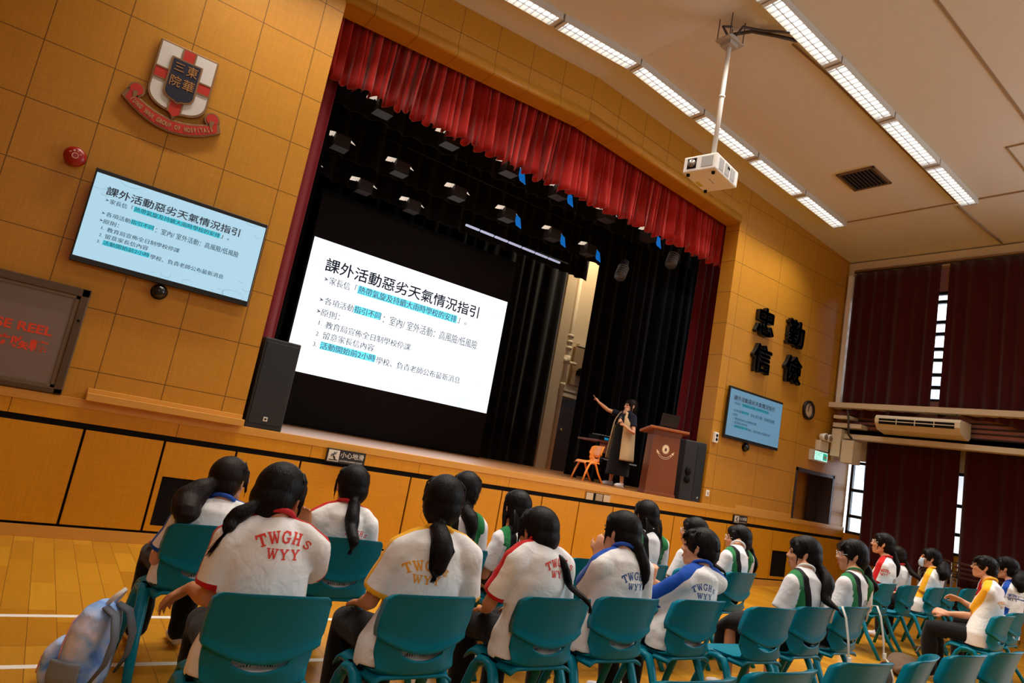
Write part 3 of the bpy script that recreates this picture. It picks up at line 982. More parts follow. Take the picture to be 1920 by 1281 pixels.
# ------------------------------------------------------------------ caution signs, sockets
def caution(label, x0, x1, z0, z1):
    t = thing('caution_sign', label, 'sign', ((x0 + x1) / 2, WY - .05, (z0 + z1) / 2))
    w, h = (x1 - x0) / 2, (z1 - z0) / 2
    MB().box(-w, w, -.006, .05, -h, h).build('board', pmat('black sign board', (20, 14, 12), .5), t)
    k = 2 * h
    ax = -w + .012
    MB().box(ax, ax + k * .86, -.0075, -.006, -h + .012, h - .012).build('pictogram_panel', pmat('sign white', (206, 198, 186), .5), t)
    p = MB()
    S = lambda u, v: (ax + k * .86 * u, -.009, -h + .012 + (2 * h - .024) * v)
    p.ell(S(.52, .78), (k * .05, .002, k * .05), 10, 6)
    for pts in (((.5, .7), (.45, .48)), ((.45, .48), (.62, .4), (.6, .2)), ((.45, .48), (.58, .28), (.75, .2)), ((.5, .66), (.3, .6), (.28, .42)), ((.5, .66), (.66, .7), (.72, .86)), ((.1, .14), (.92, .14))):
        p.tube([S(*q) for q in pts], [k * .035] * len(pts), 6)
    p.build('slipping_figure', M_char, t)
    tx = wall_text(MB(), '小心地滑', ax + k * .95, w - .02, -.01, h - .02, -.0075, bold=.01)
    wall_text(tx, 'CAUTION SLIPPERY FLOOR', ax + k * .93, w - .025, -h + .02, -.035, -.0075, bold=.01)
    tx.build('sign_lettering', pmat('sign letter white', (206, 200, 190), .5), t)
caution('black and white slippery floor sign on the stage front, left one of two', 2.62, 3.06, .985, 1.13)
caution('black and white slippery floor sign on the stage front towards the doorway', 9.70, 10.06, .975, 1.11)

t = thing('socket_plate', 'row of pale sockets set into the stage front below the yellow chair', 'socket', (6.62, WY - .03, 1.045))
MB().box(-.225, .225, -.004, .03, -.055, .055).build('recess', M_black, t)
for k, x in enumerate((-.16, .02, .17)):
    MB().box(x - .065, x + .065, -.012, 0, -.048, .048).build('socket', pmat('socket plate', (190, 166, 132) if k != 1 else (150, 130, 104), .45), t, bevel=.004)
t = thing('wall_sensor', 'white two eyed switch box on the wall corner above the right loudspeaker', 'switch box', (8.99, WY, 2.28))
MB().box(-.045, .045, -.05, 0, -.085, .085).build('case', M_white, t, bevel=.006)
for z in (-.03, .035):
    MB().cyl((.0, -.056, z), (0, -.05, z), .025, n=14).build('black_eye', M_black, t)
t = thing('wall_switch', 'small white wall switch right of the loudspeaker foot', 'switch', (9.0, WY, 1.375))
MB().box(-.04, .04, -.012, 0, -.05, .05).build('plate', M_white, t, bevel=.003)
MB().box(-.015, .015, -.018, -.011, -.025, .025).build('rocker', M_grille, t)
t = thing('floor_socket', 'small oval black floor socket on the stage edge', 'floor socket', (5.42, WY + .05, STZ))
MB().prism(arc(0, 0, .1, 0, 345, 23, .03), 0, .008).build('cap', M_black, t).rotation_euler = (R(-90), 0, 0)

# ------------------------------------------------------------------ right side: curtains, beam, air conditioner
M_maroon = pmat('dark maroon curtain', (64, 14, 14), .9, spec=.1, sheen=.2, noise=(3, .2), stretch=(1, 6, .2))
def side_curtain(name, label, x, y0, y1, z0, z1, seed, wav=0.0, lean=0.0):
    rnd = random.Random(seed)
    ph = [rnd.uniform(0, 6.28) for _ in range(4)]
    W = abs(y1 - y0)
    def fn(u, v):
        y = y0 + (y1 - y0) * u
        f = math.sin(u * W * 26 + ph[0] + math.sin(u * W * 7 + ph[1])) * .035 + math.sin(u * W * 11 + ph[2]) * .02
        z = z0 + (z1 - z0) * v
        if wav and v < .5:
            z += (1 - v * 2) * wav * (math.sin(u * W * 3.4 + ph[3]) + .4 * math.sin(u * W * 9 + ph[0]))
        return (x + f * (1.1 - .5 * v), y + lean * (1 - v) * (1 if u > .5 else 0), z)
    mb = MB().slab(fn, int(W * 40), 12, lambda u, v: (.012, 0, 0))
    o = mb.build(name, M_maroon, fixn=False)
    return tag(o, label, 'curtain')
side_curtain('curtain', 'dark maroon upper curtain on the right wall, left of the bright slit', XW - .06, 5.32, 6.86, 3.33, 6.14, 1, .06)
side_curtain('curtain', 'dark maroon upper curtain on the right wall, right of the bright slit', XW - .06, 5.18, 2.2, 3.33, 6.14, 2, .07)
side_curtain('curtain', 'dark maroon lower curtain next to the window, below the air conditioner', XLOW - .12, 5.06, 6.66, .62, 2.90, 3, .0, -.03)
side_curtain('curtain', 'dark maroon lower curtain at the right edge, right of the thin bright slit', XLOW - .12, 4.98, 2.0, .62, 2.92, 4)
mb = MB()
for ya, yb_ in ((2.2, 6.9),):
    mb.tube([(XW - .05, ya, 6.16), (XW - .05, yb_, 6.16)], .015, 6)
tag(mb.build('curtain_rail', M_cable), 'thin rail carrying the upper maroon curtains', 'curtain rail')
t = tag(MB().box(XW - .10, XW - .02, 6.905, 6.99, 3.45, 6.1).build('corner_pipe_cover', M_white), 'white vertical pipe cover in the corner beside the upper curtain', 'pipe cover')

mb = MB()
mb.box(XW - .25, XW + .1, YB, WY, 3.41, 3.505)
o = struct(mb.build('beam_upper', M_cream))
o = struct(MB().box(XW - .12, XW + .1, YB, 6.73, 2.845, 2.935).build('beam_lower', M_cream))
mb = MB()
for z, x in ((3.30, XW + .075), (3.22, XW + .07), (3.05, XW + .075), (3.14, XW + .07)):
    mb.tube([(x, YB + .1, z), (x, 2, z + .01), (x, 6.9, z)], .014, 6)
tag(mb.build('pipe_bundle', M_cable), 'thin dark pipes running along the right wall behind the air conditioner', 'pipes')
t = thing('trunking_box', 'pair of cream boxes hanging under the beam in the corner', 'trunking', (XW - .05, 6.6, 2.6))
MB().box(-.2, .1, .13, .31, -.12, .40).build('box', M_cream, t, bevel=.006)
MB().box(-.2, .1, -.12, .1, -.22, .2).build('lower_box', M_cream, t, bevel=.006)
MB().box(-.14, .1, -.2, .34, .44, .52).build('cable_tray', M_cream, t)
MB().box(-.18, .1, .0, .32, .60, .66).build('upper_tray', M_cream, t)
MB().tube([(-.2, .05, .75), (-.24, .0, .6), (-.22, -.02, .3), (-.1, -.02, .25)], .02, 8).build('hose', M_cable, t)
tag(MB().box(XW + .0, XW + .05, 6.97, 7.02, 2.4, 3.0).build('thin_conduit', M_cream), 'short vertical conduit in the corner under the beam', 'conduit')

M_ac = pmat('air conditioner cream', (214, 200, 172), .5)
t = thing('air_conditioner', 'long cream ceiling air conditioner hung under the beam on the right wall', 'air conditioner', (XW - .02, 5.38, 3.1))
prof = [(.05, -.07), (.05, .19), (-.36, .19), (-.40, .14), (-.40, .05), (-.30, -.06), (-.02, -.11)]
L = .68
vs = [(x, s * L, z) for s in (-1, 1) for x, z in prof]
k = len(prof)
MB().add(vs, [tuple(range(k)), tuple(range(2 * k - 1, k - 1, -1))] + [((i + 1) % k, i, k + i, k + (i + 1) % k) for i in range(k)]).build('casing', M_ac, t, bevel=.012)
MB().box(-.41, -.38, -.6, .6, .03, .125).build('outlet', M_black, t)
f = MB()
f.box(-.418, -.39, -.6, .6, .072, .086)
for y in (-.3, 0, .3):
    f.box(-.416, -.39, y - .006, y + .006, .03, .125)
f.build('louvre', M_ac, t)
for y in (-.55, .55):
    MB().cyl((-.2, y, .19), (-.2, y, .31), .008, n=6).build('hanger_rod', M_cable, t)

# ------------------------------------------------------------------ stage drapery
M_red = pmat('red velvet', (172, 24, 14), .75, spec=.2, sheen=.3, noise=(5, .25), stretch=(3, 3, .3))
M_wine = pmat('wine red side drape', (112, 14, 26), .8, spec=.15, sheen=.3)
def drape(name, label, x0, x1, y, zb, zt, mat, seed, freq=24, amp=.05, group=None, wav=0.0, nz=8, dens=34, cat='curtain', topf=None):
    rnd = random.Random(seed)
    W = x1 - x0
    ph = [rnd.uniform(0, 6.28) for _ in range(6)]
    def fold(s):
        return math.sin(s * freq + ph[0] + 1.3 * math.sin(s * freq * .23 + ph[1])) * amp + math.sin(s * freq * .47 + ph[2]) * amp * .5
    def fn(u, v):
        s = u * W
        x = x0 + s
        top = topf(x) if topf else zt
        bot = zb + wav * (math.sin(s * freq * .5 + ph[3]) + .6 * math.sin(s * freq * .21 + ph[4]))
        z = bot + (top - bot) * v
        g = 1.15 - .55 * v
        return (x + .35 * amp * g * math.cos(s * freq + ph[0]), y + fold(s + .05 * (1 - v) * math.sin(s * 3 + ph[5])) * g, z)
    mb = MB().slab(fn, max(12, int(W * dens)), nz, lambda u, v: (0, .012, 0))
    return tag(mb.build(name, mat, fixn=False), label, cat, group)
drape('valance', 'pleated bright red valance hanging across the top of the stage opening', OX0 - .25, OX1 + .25, 7.46, 5.30, 6.6, M_red, 11, 62, .062, wav=.022, nz=12, dens=110, cat='curtain')
fr = MB()
rnd = random.Random(5)
drape('side_curtain', 'narrow dark red side drape at the left edge of the stage', OX0 - .3, 2.0, 7.72, STZ + .01, 6.5, M_wine, 12, 30, .045)
drape('side_curtain', 'dark red side drape at the right edge of the stage behind the loudspeaker', 9.30, 9.95, 8.12, STZ + .01, 6.5, M_wine, 13, 26, .05)

BL = 'black drapes masking the stage'
drape('black_backcloth', 'black backcloth behind the projection screen', SX0 + .1, 9.2, 11.95, STZ + .01, 8.8, M_bcurt, 21, 20, .05, dens=16)
drape('black_wing_drape', 'narrow black wing drape left of the projection screen', 0.9, 2.45, 9.25, STZ + .01, 8.8, M_bcurt, 22, 22, .05, dens=24)
drape('black_wing_drape', 'black wing drape between the pale pipe recess and the thin pale strip', 8.62, 9.87, 10.2, STZ + .01, 8.8, M_bcurt, 23, 22, .045, dens=24)
drape('black_wing_drape', 'black wing drape behind the woman and the lectern', 9.0, 11.2, 9.5, STZ + .01, 8.8, M_bcurt, 24, 22, .045, dens=24)
drape('black_border', 'front black border hanging above the stage lamps', SX0 + .1, 12, 8.95, 5.75, 8.8, M_bcurt, 25, 22, .045, dens=16)
drape('black_border', 'middle black border behind the first two lamp bars', SX0 + .1, 12, 10.35, 5.6, 8.8, M_bcurt, 26, 22, .045, dens=16)
drape('black_border', 'rear black border just in front of the screen top', SX0 + .1, 9.0, 10.95, 5.38, 8.8, M_bcurt, 27, 22, .045, dens=16)

# ------------------------------------------------------------------ hanging stage lamps
M_flap = pmat('white barn door flap', (214, 212, 206), .5, emit=(214, 212, 206), estr=.0)
M_flap_blue_glow = pmat('glowing blue filter', (10, 90, 170), .5, emit=(8, 104, 190), estr=.75)  # emission added in place of light caught by the blue flap
M_flap_glow = pmat('lit lamp opening', (255, 252, 244), .5, emit=(214, 206, 190), estr=.75)  # white flaps are no lamps; their glow stands in for light falling on them
M_case = pmat('brown black lamp case', (46, 34, 28), .6)
def make_flood(blue):
    c = MB().box(-.12, .12, -.11, .11, -.13, .06)
    for k in range(4):
        c.box(-.11, .11, .11, .118, -.11 + .04 * k, -.09 + .04 * k)
    parts = [('case', c.data('flood_case', M_case))]
    y = MB().tube([(-.145, 0, .0), (-.145, 0, .2), (0, 0, .27), (.145, 0, .2), (.145, 0, .0)], .012, 6)
    parts.append(('yoke', y.data('flood_yoke', M_black)))
    RotL = Matrix.Translation((-.12, -.04, .05)) @ Matrix.Rotation(R(-100), 4, 'Y') @ Matrix.Rotation(R(22), 4, 'Z')
    parts.append(('left_flap', MB().box(-.003, .003, -.05, .05, .0, .15, M=RotL).data('flood_flap', M_flap_glow)))
    if blue == 1:
        parts.append(('blue_filter', MB().prism([(.10, .05), (.25, -.01), (.31, -.19), (.19, -.16)], -.06, -.05).data('flood_filter', M_flap_blue_glow)))
    RotR = Matrix.Translation((.07, -.05, .06)) @ Matrix.Rotation(R(104), 4, 'Y')
    parts.append(('right_flap', MB().add([RotR @ Vector(p) for p in ((0, -.06, 0), (0, .05, 0), (0, .03, .16), (.004, -.06, 0), (.004, .05, 0), (.004, .03, .16))], [(0, 1, 2), (5, 4, 3), (0, 3, 4, 1), (1, 4, 5, 2), (2, 5, 3, 0)]).data('flood_open', M_flap_glow)))
    return parts
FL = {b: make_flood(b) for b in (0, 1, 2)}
def flood(x, y, z, kind, label):
    t = thing('stage_lamp', label, 'stage lamp', (x, y, z), 0, 'box lamps hung above the stage')
    for n, me in FL[kind]:
        link(n, me, t)
    MB().cyl((0, 0, .26), (0, 0, .34), .015, n=6).build('hook', M_black, t)
LR = ['first', 'second', 'third', 'fourth', 'fifth', 'sixth']
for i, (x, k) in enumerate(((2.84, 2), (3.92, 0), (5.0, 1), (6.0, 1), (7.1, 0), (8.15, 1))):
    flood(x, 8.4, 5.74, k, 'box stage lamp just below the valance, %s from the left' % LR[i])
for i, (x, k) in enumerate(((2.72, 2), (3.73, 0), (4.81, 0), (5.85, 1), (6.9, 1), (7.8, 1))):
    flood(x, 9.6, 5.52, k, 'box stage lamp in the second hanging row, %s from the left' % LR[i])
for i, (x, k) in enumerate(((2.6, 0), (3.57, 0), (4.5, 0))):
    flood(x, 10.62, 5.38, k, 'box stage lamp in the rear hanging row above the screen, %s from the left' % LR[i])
for y, z, lab, xa, xb in ((8.4, 6.11, 'front', 1.6, 9.5), (9.6, 5.89, 'middle', 2.5, 9.5), (10.62, 5.75, 'rear', 1.6, 9.0)):
    tag(MB().tube([(xa, y, z), (xb, y, z)], .024, 8).build('lamp_bar', M_black), '%s black pipe carrying the stage lamps' % lab, 'lamp bar')
bt = thing('light_batten', 'thin bright broken batten line above the right half of the screen', 'light batten', (0, 10.6, 5.4))
for k in range(7):
    xa = 5.62 + .335 * k
    MB().box(xa, xa + .30, -.02, .02, -.012, .022).build('glowing_segment', pmat('batten glow', (200, 206, 228), .5, emit=(176, 184, 214), estr=.8), bt)  # glow put into the colour for light along the top of a pale rail
MB().tube([(5.4, 0, .04), (8.15, 0, .04)], .018, 6).build('bar', M_black, bt)
for x, y, z, lab in ((7.88, 8.6, 5.1, 'grey spotlight can hanging left of the right stage drapes'), (8.42, 7.95, 5.42, 'grey spotlight can hanging close behind the right end of the valance')):
    t = thing('spotlight', lab, 'spotlight', (x, y, z))
    M_can = pmat('grey spotlight can', (70, 66, 64), .5)
    tilt = Vector((-.12, -.05, -.3))
    MB().tube([Vector((0, 0, .05)), tilt * .5, tilt], [.075, .09, .1], 14).build('can', M_can, t)
    f = MB()
    for k in range(5):
        p = tilt * (.25 + .15 * k)
        f.tube([p, p + tilt * .04], .105, 14)
    f.build('cooling_fins', pmat('light grey fin', (104, 100, 98), .5), t)
    MB().tube([(0, 0, .0), (0, 0, .5)], .014, 6).build('hanger', M_black, t)

# ------------------------------------------------------------------ backstage right wall seen between the drapes
struct(MB().box(9.50, 9.79, 12.25, SYB, STZ, 8.9).build('wall_stage_pier', M_tan))
t = thing('drain_pipe', 'cream vertical pipe with collars in the recess behind the drapes', 'pipe', (10.02, 12.42, STZ))
MB().cyl((0, 0, 0), (0, 0, 6.5), .055, n=14).build('pipe', M_cream, t)
for z in (2.0, 2.9, 3.05, 3.2, 4.85):
    MB().cyl((0, 0, z), (0, 0, z + .08), .075, n=14).build('collar', M_cream, t)
MB().cyl((0, 0, 2.55), (0, 0, 2.75), .085, n=14).build('joint', M_cream, t)
MB().tube([(0, 0, 2.6), (.3, .0, 2.6)], .04, 10).build('branch_pipe', M_cream, t)
MB().tube([(-.1, -.08, 2.62), (-.1, .05, 2.62)], .07, 12).build('valve', M_cream, t)
t = thing('wall_box', 'tan box and bracket on the wall behind the cream pipe', 'box', (10.48, SYB, 3.3))
MB().box(-.18, .3, -.11, 0, .0, .95).build('case', pmat('tan box', (150, 122, 84), .6), t, bevel=.01)
MB().box(-.1, .3, -.12, -.0, .98, 1.05).build('shelf', M_cream, t)
t = thing('wall_valve_lamp', 'small black fitting on the wall beside the cream pipe', 'wall fitting', (10.42, SYB, 3.35))
o = tag(MB().box(9.8, 12.5, SYB - .12, SYB, 2.98, 3.06).box(9.8, 12.5, SYB - .12, SYB, 3.12, 3.16).build('wall_conduits', M_cream), 'pair of cream conduits across the backstage wall above the brown door', 'conduit')
bpy.data.objects.remove(t)
t = thing('black_fitting', 'small black twin fitting on the wall beside the cream pipe', 'wall fitting', (10.55, SYB - .12, 3.62))
MB().box(-.12, .12, -.18, 0, -.06, .06).cyl((-.07, -.2, .07), (-.07, -.05, .07), .05, n=10).cyl((.07, -.2, .07), (.07, -.05, .07), .05, n=10).build('fitting_body', M_black, t)
t = thing('backstage_door', 'dark brown door behind the stage drapes', 'door', (10.75, SYB, STZ))
MB().box(-.55, .45, -.06, -.002, 0, 1.74).build('leaf', M_dark_wood, t)
MB().cyl((-.45, -.1, .98), (-.45, -.05, .98), .03, n=12).build('knob', pmat('brass knob', (200, 180, 140), .3, metal=.8), t)
# working light above the backstage corner
ld = bpy.data.lights.new('backstage_lamp', 'AREA'); ld.size = 1.2; ld.energy = 150; ld.color = (1, .82, .58)
t = thing('backstage_lamp', 'work lamp hung in the stage wing above the pale recess', 'lamp', (10.2, 11.4, 7.6))
MB().box(-.6, .6, -.1, .1, .02, .1).build('housing', M_lamp_box, t)
o = bpy.data.objects.new('lamp_light', ld); COL.objects.link(o); o.parent = t; o.rotation_euler = (R(20), 0, 0)

# ------------------------------------------------------------------ loudspeakers
M_spk = pmat('black speaker cabinet', (17, 16, 18), .55, bump=(220, .2, .001))
M_spk2 = pmat('black speaker grille', (12, 11, 12), .6)
t = thing('loudspeaker', 'tall black loudspeaker standing at the left corner of the stage', 'loudspeaker', (1.93, 7.25, STZ))
MB().box(-.19, .19, -.16, .16, 0, .94).build('cabinet', M_spk, t, bevel=.012)
MB().box(-.165, .165, -.168, -.158, .05, .9).build('front_grille', M_spk2, t, bevel=.004)
MB().box(-.022, .022, -.172, -.166, .085, .13).build('badge', M_ewhite, t)
MB().box(-.011, .011, -.174, -.171, .098, .117).build('badge_centre', M_char, t)
t = thing('loudspeaker', 'big dark loudspeaker with a side handle, right of the lectern', 'loudspeaker', (8.68, 7.28, STZ))
MB().add([(x, y, z) for z in (0, .95) for x, y in ((-.21, .2), (-.2, -.12), (-.03, -.22), (.2, -.22), (.21, .2))],
         [(4, 3, 2, 1, 0), (5, 6, 7, 8, 9)] + [(i, (i + 1) % 5, 5 + (i + 1) % 5, 5 + i) for i in range(5)]).build('cabinet', pmat('slate black cabinet', (30, 30, 36), .5), t, bevel=.014)
MB().box(-.015, .185, -.228, -.214, .05, .9).build('front_grille', M_spk2, t, bevel=.004)
for z, h in ((.46, .07), (.33, .06)):
    MB().ell((-.118, -.170, z), (.05, .03, h), M=Matrix.Rotation(R(-30), 3, 'Z')).build('handle_hole', M_black, t)
MB().box(.10, .13, -.232, -.226, .06, .09).build('badge', M_grille, t)

# ------------------------------------------------------------------ lectern
M_lect = pmat('reddish brown veneer', (112, 56, 24), .35, coat=.3, noise=(3, .35), stretch=(1, 1, .15))
t = thing('lectern', 'reddish brown wooden lectern with a cream school crest on its front', 'lectern', (8.10, 7.33, STZ), R(-24))
MB().add([(x, y, z) for z, k in ((0, 1.0), (.93, .92)) for x, y in ((-.245 * k, -.20), (.245 * k, -.20), (.245 * k, .06), (-.245 * k, .06))],
         [(3, 2, 1, 0), (4, 5, 6, 7)] + [(i, (i + 1) % 4, 4 + (i + 1) % 4, 4 + i) for i in range(4)]).build('body', M_lect, t, bevel=.01)
MB().box(-.255, .255, -.21, .07, 0, .05).build('plinth', M_lect, t, bevel=.006)
MB().add([(-.33, -.27, 1.01), (.33, -.27, 1.01), (.33, .16, .94), (-.33, .16, .94), (-.33, -.27, 1.05), (.33, -.27, 1.05), (.33, .16, .98), (-.33, .16, .98)],
         [(3, 2, 1, 0), (4, 5, 6, 7), (0, 1, 5, 4), (1, 2, 6, 5), (2, 3, 7, 6), (3, 0, 4, 7)]).build('sloped_top', pmat('lectern top veneer', (150, 82, 38), .3, coat=.4, noise=(3, .3), stretch=(.3, 2, 2)), t, bevel=.008)
MB().add([(x, y, z) for z, k in ((.93, .92), (1.0, .98)) for x, y in ((-.25 * k, -.20), (.25 * k, -.20), (.25 * k, .06), (-.25 * k, .06))],
         [(3, 2, 1, 0), (4, 5, 6, 7)] + [(i, (i + 1) % 4, 4 + (i + 1) % 4, 4 + i) for i in range(4)]).build('neck', M_lect, t)
cr = MB()
M_cr = pmat('cream crest', (226, 206, 170), .5)
M_maro = pmat('crest maroon', (96, 34, 34), .5)
cz = .72
cr.prism([(x, cz + z) for x, z in arc(0, 0, .088, 0, 350, 30, .1)], -0.199, -0.188, 0)
cr.prism([(x, cz + z) for x, z in arc(0, 0, .062, 0, 350, 30, .075)], -0.202, -0.198, 2)
cr.prism([(x, cz + z) for x, z in arc(0, 0, .052, 0, 350, 30, .063)], -0.205, -0.201, 0)
cr.prism([(x, cz - .005 + z) for x, z in arc(0, 0, .016, 0, 350, 16, .026)], -0.209, -0.204, 1)
rb = [(.135 * math.cos(R(a)), cz - .02 + .135 * math.sin(R(a))) for a in range(205, 340, 9)]
rb2 = [(.105 * math.cos(R(a)), cz - .02 + .105 * math.sin(R(a))) for a in range(205, 340, 9)]
cr.prism(rb + rb2[::-1], -0.201, -0.188, 0)
rb = [(.127 * math.cos(R(a)), cz - .02 + .127 * math.sin(R(a))) for a in range(212, 332, 8)]
rb2 = [(.112 * math.cos(R(a)), cz - .02 + .112 * math.sin(R(a))) for a in range(212, 332, 8)]
cr.prism(rb + rb2[::-1], -0.204, -0.200, 1)
for s in (-1, 1):
    cr.prism([(s * .10, cz - .055), (s * .15, cz - .02), (s * .135, cz - .08)][::s], -0.201, -0.188, 0)
cr.build('school_crest', [M_cr, M_maro, pmat('crest tan', (190, 160, 120), .5)], t)
t = thing('laptop', 'open dark laptop standing on the lectern', 'laptop', (8.20, 7.37, 2.262), R(-24))
MB().box(-.15, .15, -.09, .12, .0, .018).build('keyboard_base', M_black, t).rotation_euler = (R(-9), 0, 0)
MB().box(-.15, .15, -.012, 0, .0, .2).build('lid', pmat('laptop lid', (30, 27, 28), .35), t)
t.children[1].location = (0, -.095, .03)
t.children[1].rotation_euler = (R(14), 0, 0)

# ------------------------------------------------------------------ table with electronics behind the woman
t = thing('side_table', 'dark reddish table behind the yellow chair', 'table', (8.52, 9.06, STZ))
M_tbl = pmat('reddish table top', (122, 58, 36), .4)
MB().box(-.42, .42, -.28, .28, .70, .74).build('tabletop', M_tbl, t, bevel=.006)
MB().box(-.40, .40, -.26, -.24, .52, .70).build('apron', pmat('rosy apron', (140, 78, 60), .5), t)
for x in (-.38, .38):
    for y in (-.24, .24):
        MB().box(x - .025, x + .025, y - .025, y + .025, 0, .70).build('leg', M_black, t)
t = thing('sound_mixer', 'dark audio mixer with small lit lights on the reddish table', 'mixer', (8.44, 9.04, STZ + .74))
MB().box(-.22, .22, -.15, .15, .0, .09).build('body', M_black, t, bevel=.008)
k = MB()
for a in range(4):
    for b_ in range(6):
        k.cyl((-.17 + .068 * b_, -.1 + .06 * a, .09), (-.17 + .068 * b_, -.1 + .06 * a, .105), .014, n=8)
k.build('knobs', M_grille, t)
MB().box(-.1, .0, -.154, -.149, .02, .06).build('blue_display', pmat('blue display', (20, 110, 150), .4, emit=(20, 120, 160), estr=.8), t)
MB().box(.04, .1, -.154, -.149, .03, .08).build('amber_light', pmat('amber display', (200, 120, 40), .4, emit=(220, 130, 50), estr=.9), t)
t = tag(MB().box(-.10, .10, -.07, .07, 0, .06).build('blue_box', pmat('cyan tissue box', (40, 150, 170), .5), None, bevel=.006), 'small cyan box at the end of the reddish table', 'box')
t.location = (8.80, 8.92, STZ + .74)
t = thing('electric_keyboard', 'pale edged keyboard on a low stand behind the yellow chair', 'keyboard', (8.42, 8.60, STZ))
MB().box(-.42, .42, -.12, .12, .34, .42).build('case', M_black, t, bevel=.006)
MB().box(-.40, .40, -.128, -.02, .40, .425).build('keys', pmat('pale keys', (170, 172, 186), .5), t)
s = MB().tube([(-.3, 0, 0), (.3, 0, .34)], .014, 6).tube([(.3, 0, 0), (-.3, 0, .34)], .014, 6)
s.build('stand', M_black, t)

# ------------------------------------------------------------------ plastic chairs
M_teal = pmat('teal moulded plastic', (0, 112, 134), .32, spec=.16, noise=(1.5, .08), bump=(90, .04, .002))
M_yel = pmat('yellow orange moulded plastic', (246, 152, 62), .35, spec=.5)
def chair_parts():
    HW = .218
    def hw(v):
        return HW - .012 * abs(v - .45)
    def zt(s):
        return .80 - .010 * s * s - .03 * max(0, abs(s) - .86) / .14 * max(0, abs(s) - .86) / .14
    def zb(s):
        return .537 + .062 * abs(s) ** 1.7
    def back(u, v):
        s = 2 * u - 1
        z = zb(s) + (zt(s) - zb(s)) * v
        y = -.165 - .088 * (z - .5) / .3 + .050 * abs(s) ** 2.4
        y -= .016 * math.exp(-(v / .11) ** 2) + .006 * math.exp(-((1 - v) / .05) ** 2)
        y += .006 * math.sin(PI * v) * (1 - s * s)
        return (hw(v) * s, y, z)
    def bth(u, v):
        s = abs(2 * u - 1)
        return (0, .020 + .035 * max(0, (s - .88) / .12), -.004 + .0 * v)
    b = MB().slab(back, 36, 16, bth)
    # shell that runs from the back down under the seat, scooped out in the middle
    prof = [(.400, .10), (.403, .0), (.410, -.075), (.424, -.128), (.45, -.163), (.50, -.182), (.56, -.192), (.63, -.198)]
    def yz(t):
        # t 0..1 runs along the curve under the seat and up the back
        q = t * (len(prof) - 1)
        i = min(int(q), len(prof) - 2)
        f = q - i
        return prof[i][1] + (prof[i + 1][1] - prof[i][1]) * f, prof[i][0] + (prof[i + 1][0] - prof[i][0]) * f
    def ztop(a):
        z = .508 + .11 * a * a
        if a > .50:
            k = min(1, (a - .50) / .09)
            z += (.622 - z) * k * k * (3 - 2 * k)
        return z
    def t_of_z(z):
        for i in range(4, len(prof) - 1):
            if prof[i + 1][0] >= z:
                return (i + (z - prof[i][0]) / (prof[i + 1][0] - prof[i][0])) / (len(prof) - 1)
        return 1.0
    def shell(u, v):
        s = 2 * u - 1
        a = abs(s)
        y, z = yz(v * t_of_z(ztop(a)))
        up = max(0, (z - .42) / .2)
        y += (.070 * min(1, up * 2.2)) * a ** 2.6 * (1.0 if z > .42 else .3)
        z += .03 * a ** 4 * (1 - min(1, up * 2))
        return ((.200 - .030 * (1 - min(1, max(0, (z - .40) / .16))) ** 1.5) * s, y, z)
    sh = MB().slab(shell, 56, 30, lambda u, v: (0, .010 * min(1, v * 3), .006 if v < .8 else 0))
    def seat(u, v):
        s = 2 * u - 1
        y = -.15 + .385 * v
        z = .440 - .022 * math.sin(PI * min(1, v * 1.15)) * (1 - s * s) + .012 * (1 - v) * 0
        if v > .86:
            z -= .05 * ((v - .86) / .14) ** 2
        z -= .022 * max(0, abs(s) - .82) / .18
        return ((.19 + .022 * v) * s, y, z)
    sh.slab(seat, 24, 16, lambda u, v: (0, 0, -.016))
    legs = []
    for sx in (-1, 1):
        for sy in (1, -1):
            m = MB()
            x = sx * .213
            foot = (sx * .236, .245 if sy > 0 else -.265, 0)
            pts = [(x, .035 - sy * .045, .385), (x, .03 + sy * .0, .412), (x, .03 + sy * .05, .405), (x * 1.01, .035 + sy * .085, .36), (sx * .224, .03 + sy * .15, .21), foot]
            m.tube(pts, [(.019, .022), (.021, .026), (.021, .03), (.020, .031), (.019, .027), (.017, .021)], 10, up=(sx, 0, 0.001))
            if sx:
                m.box(sx * .195 - .012, sx * .195 + .02, -.03, .10, .378, .425)
            legs.append(m)
    return b, sh, legs
def chair_meshes(mat):
    b, sh, legs = chair_parts()
    return [('backrest', b.data('chair_backrest', mat)), ('seat', sh.data('chair_seat', mat))] + [('leg', m.data('chair_leg', mat)) for m in legs]
TEAL = chair_meshes(M_teal)
YEL = chair_meshes(M_yel)
def chair(x, y, rz, label, meshes=TEAL, z=0.0, group='teal plastic chairs'):
    t = thing('plastic_chair', label, 'chair', (x, y, z), rz, group)
    for n, me in meshes:
        link(n, me, t)
    return t
chair(7.46, 8.22, R(80), 'yellow orange plastic chair standing on the stage', YEL, STZ, None).scale = (.76, .76, .76)
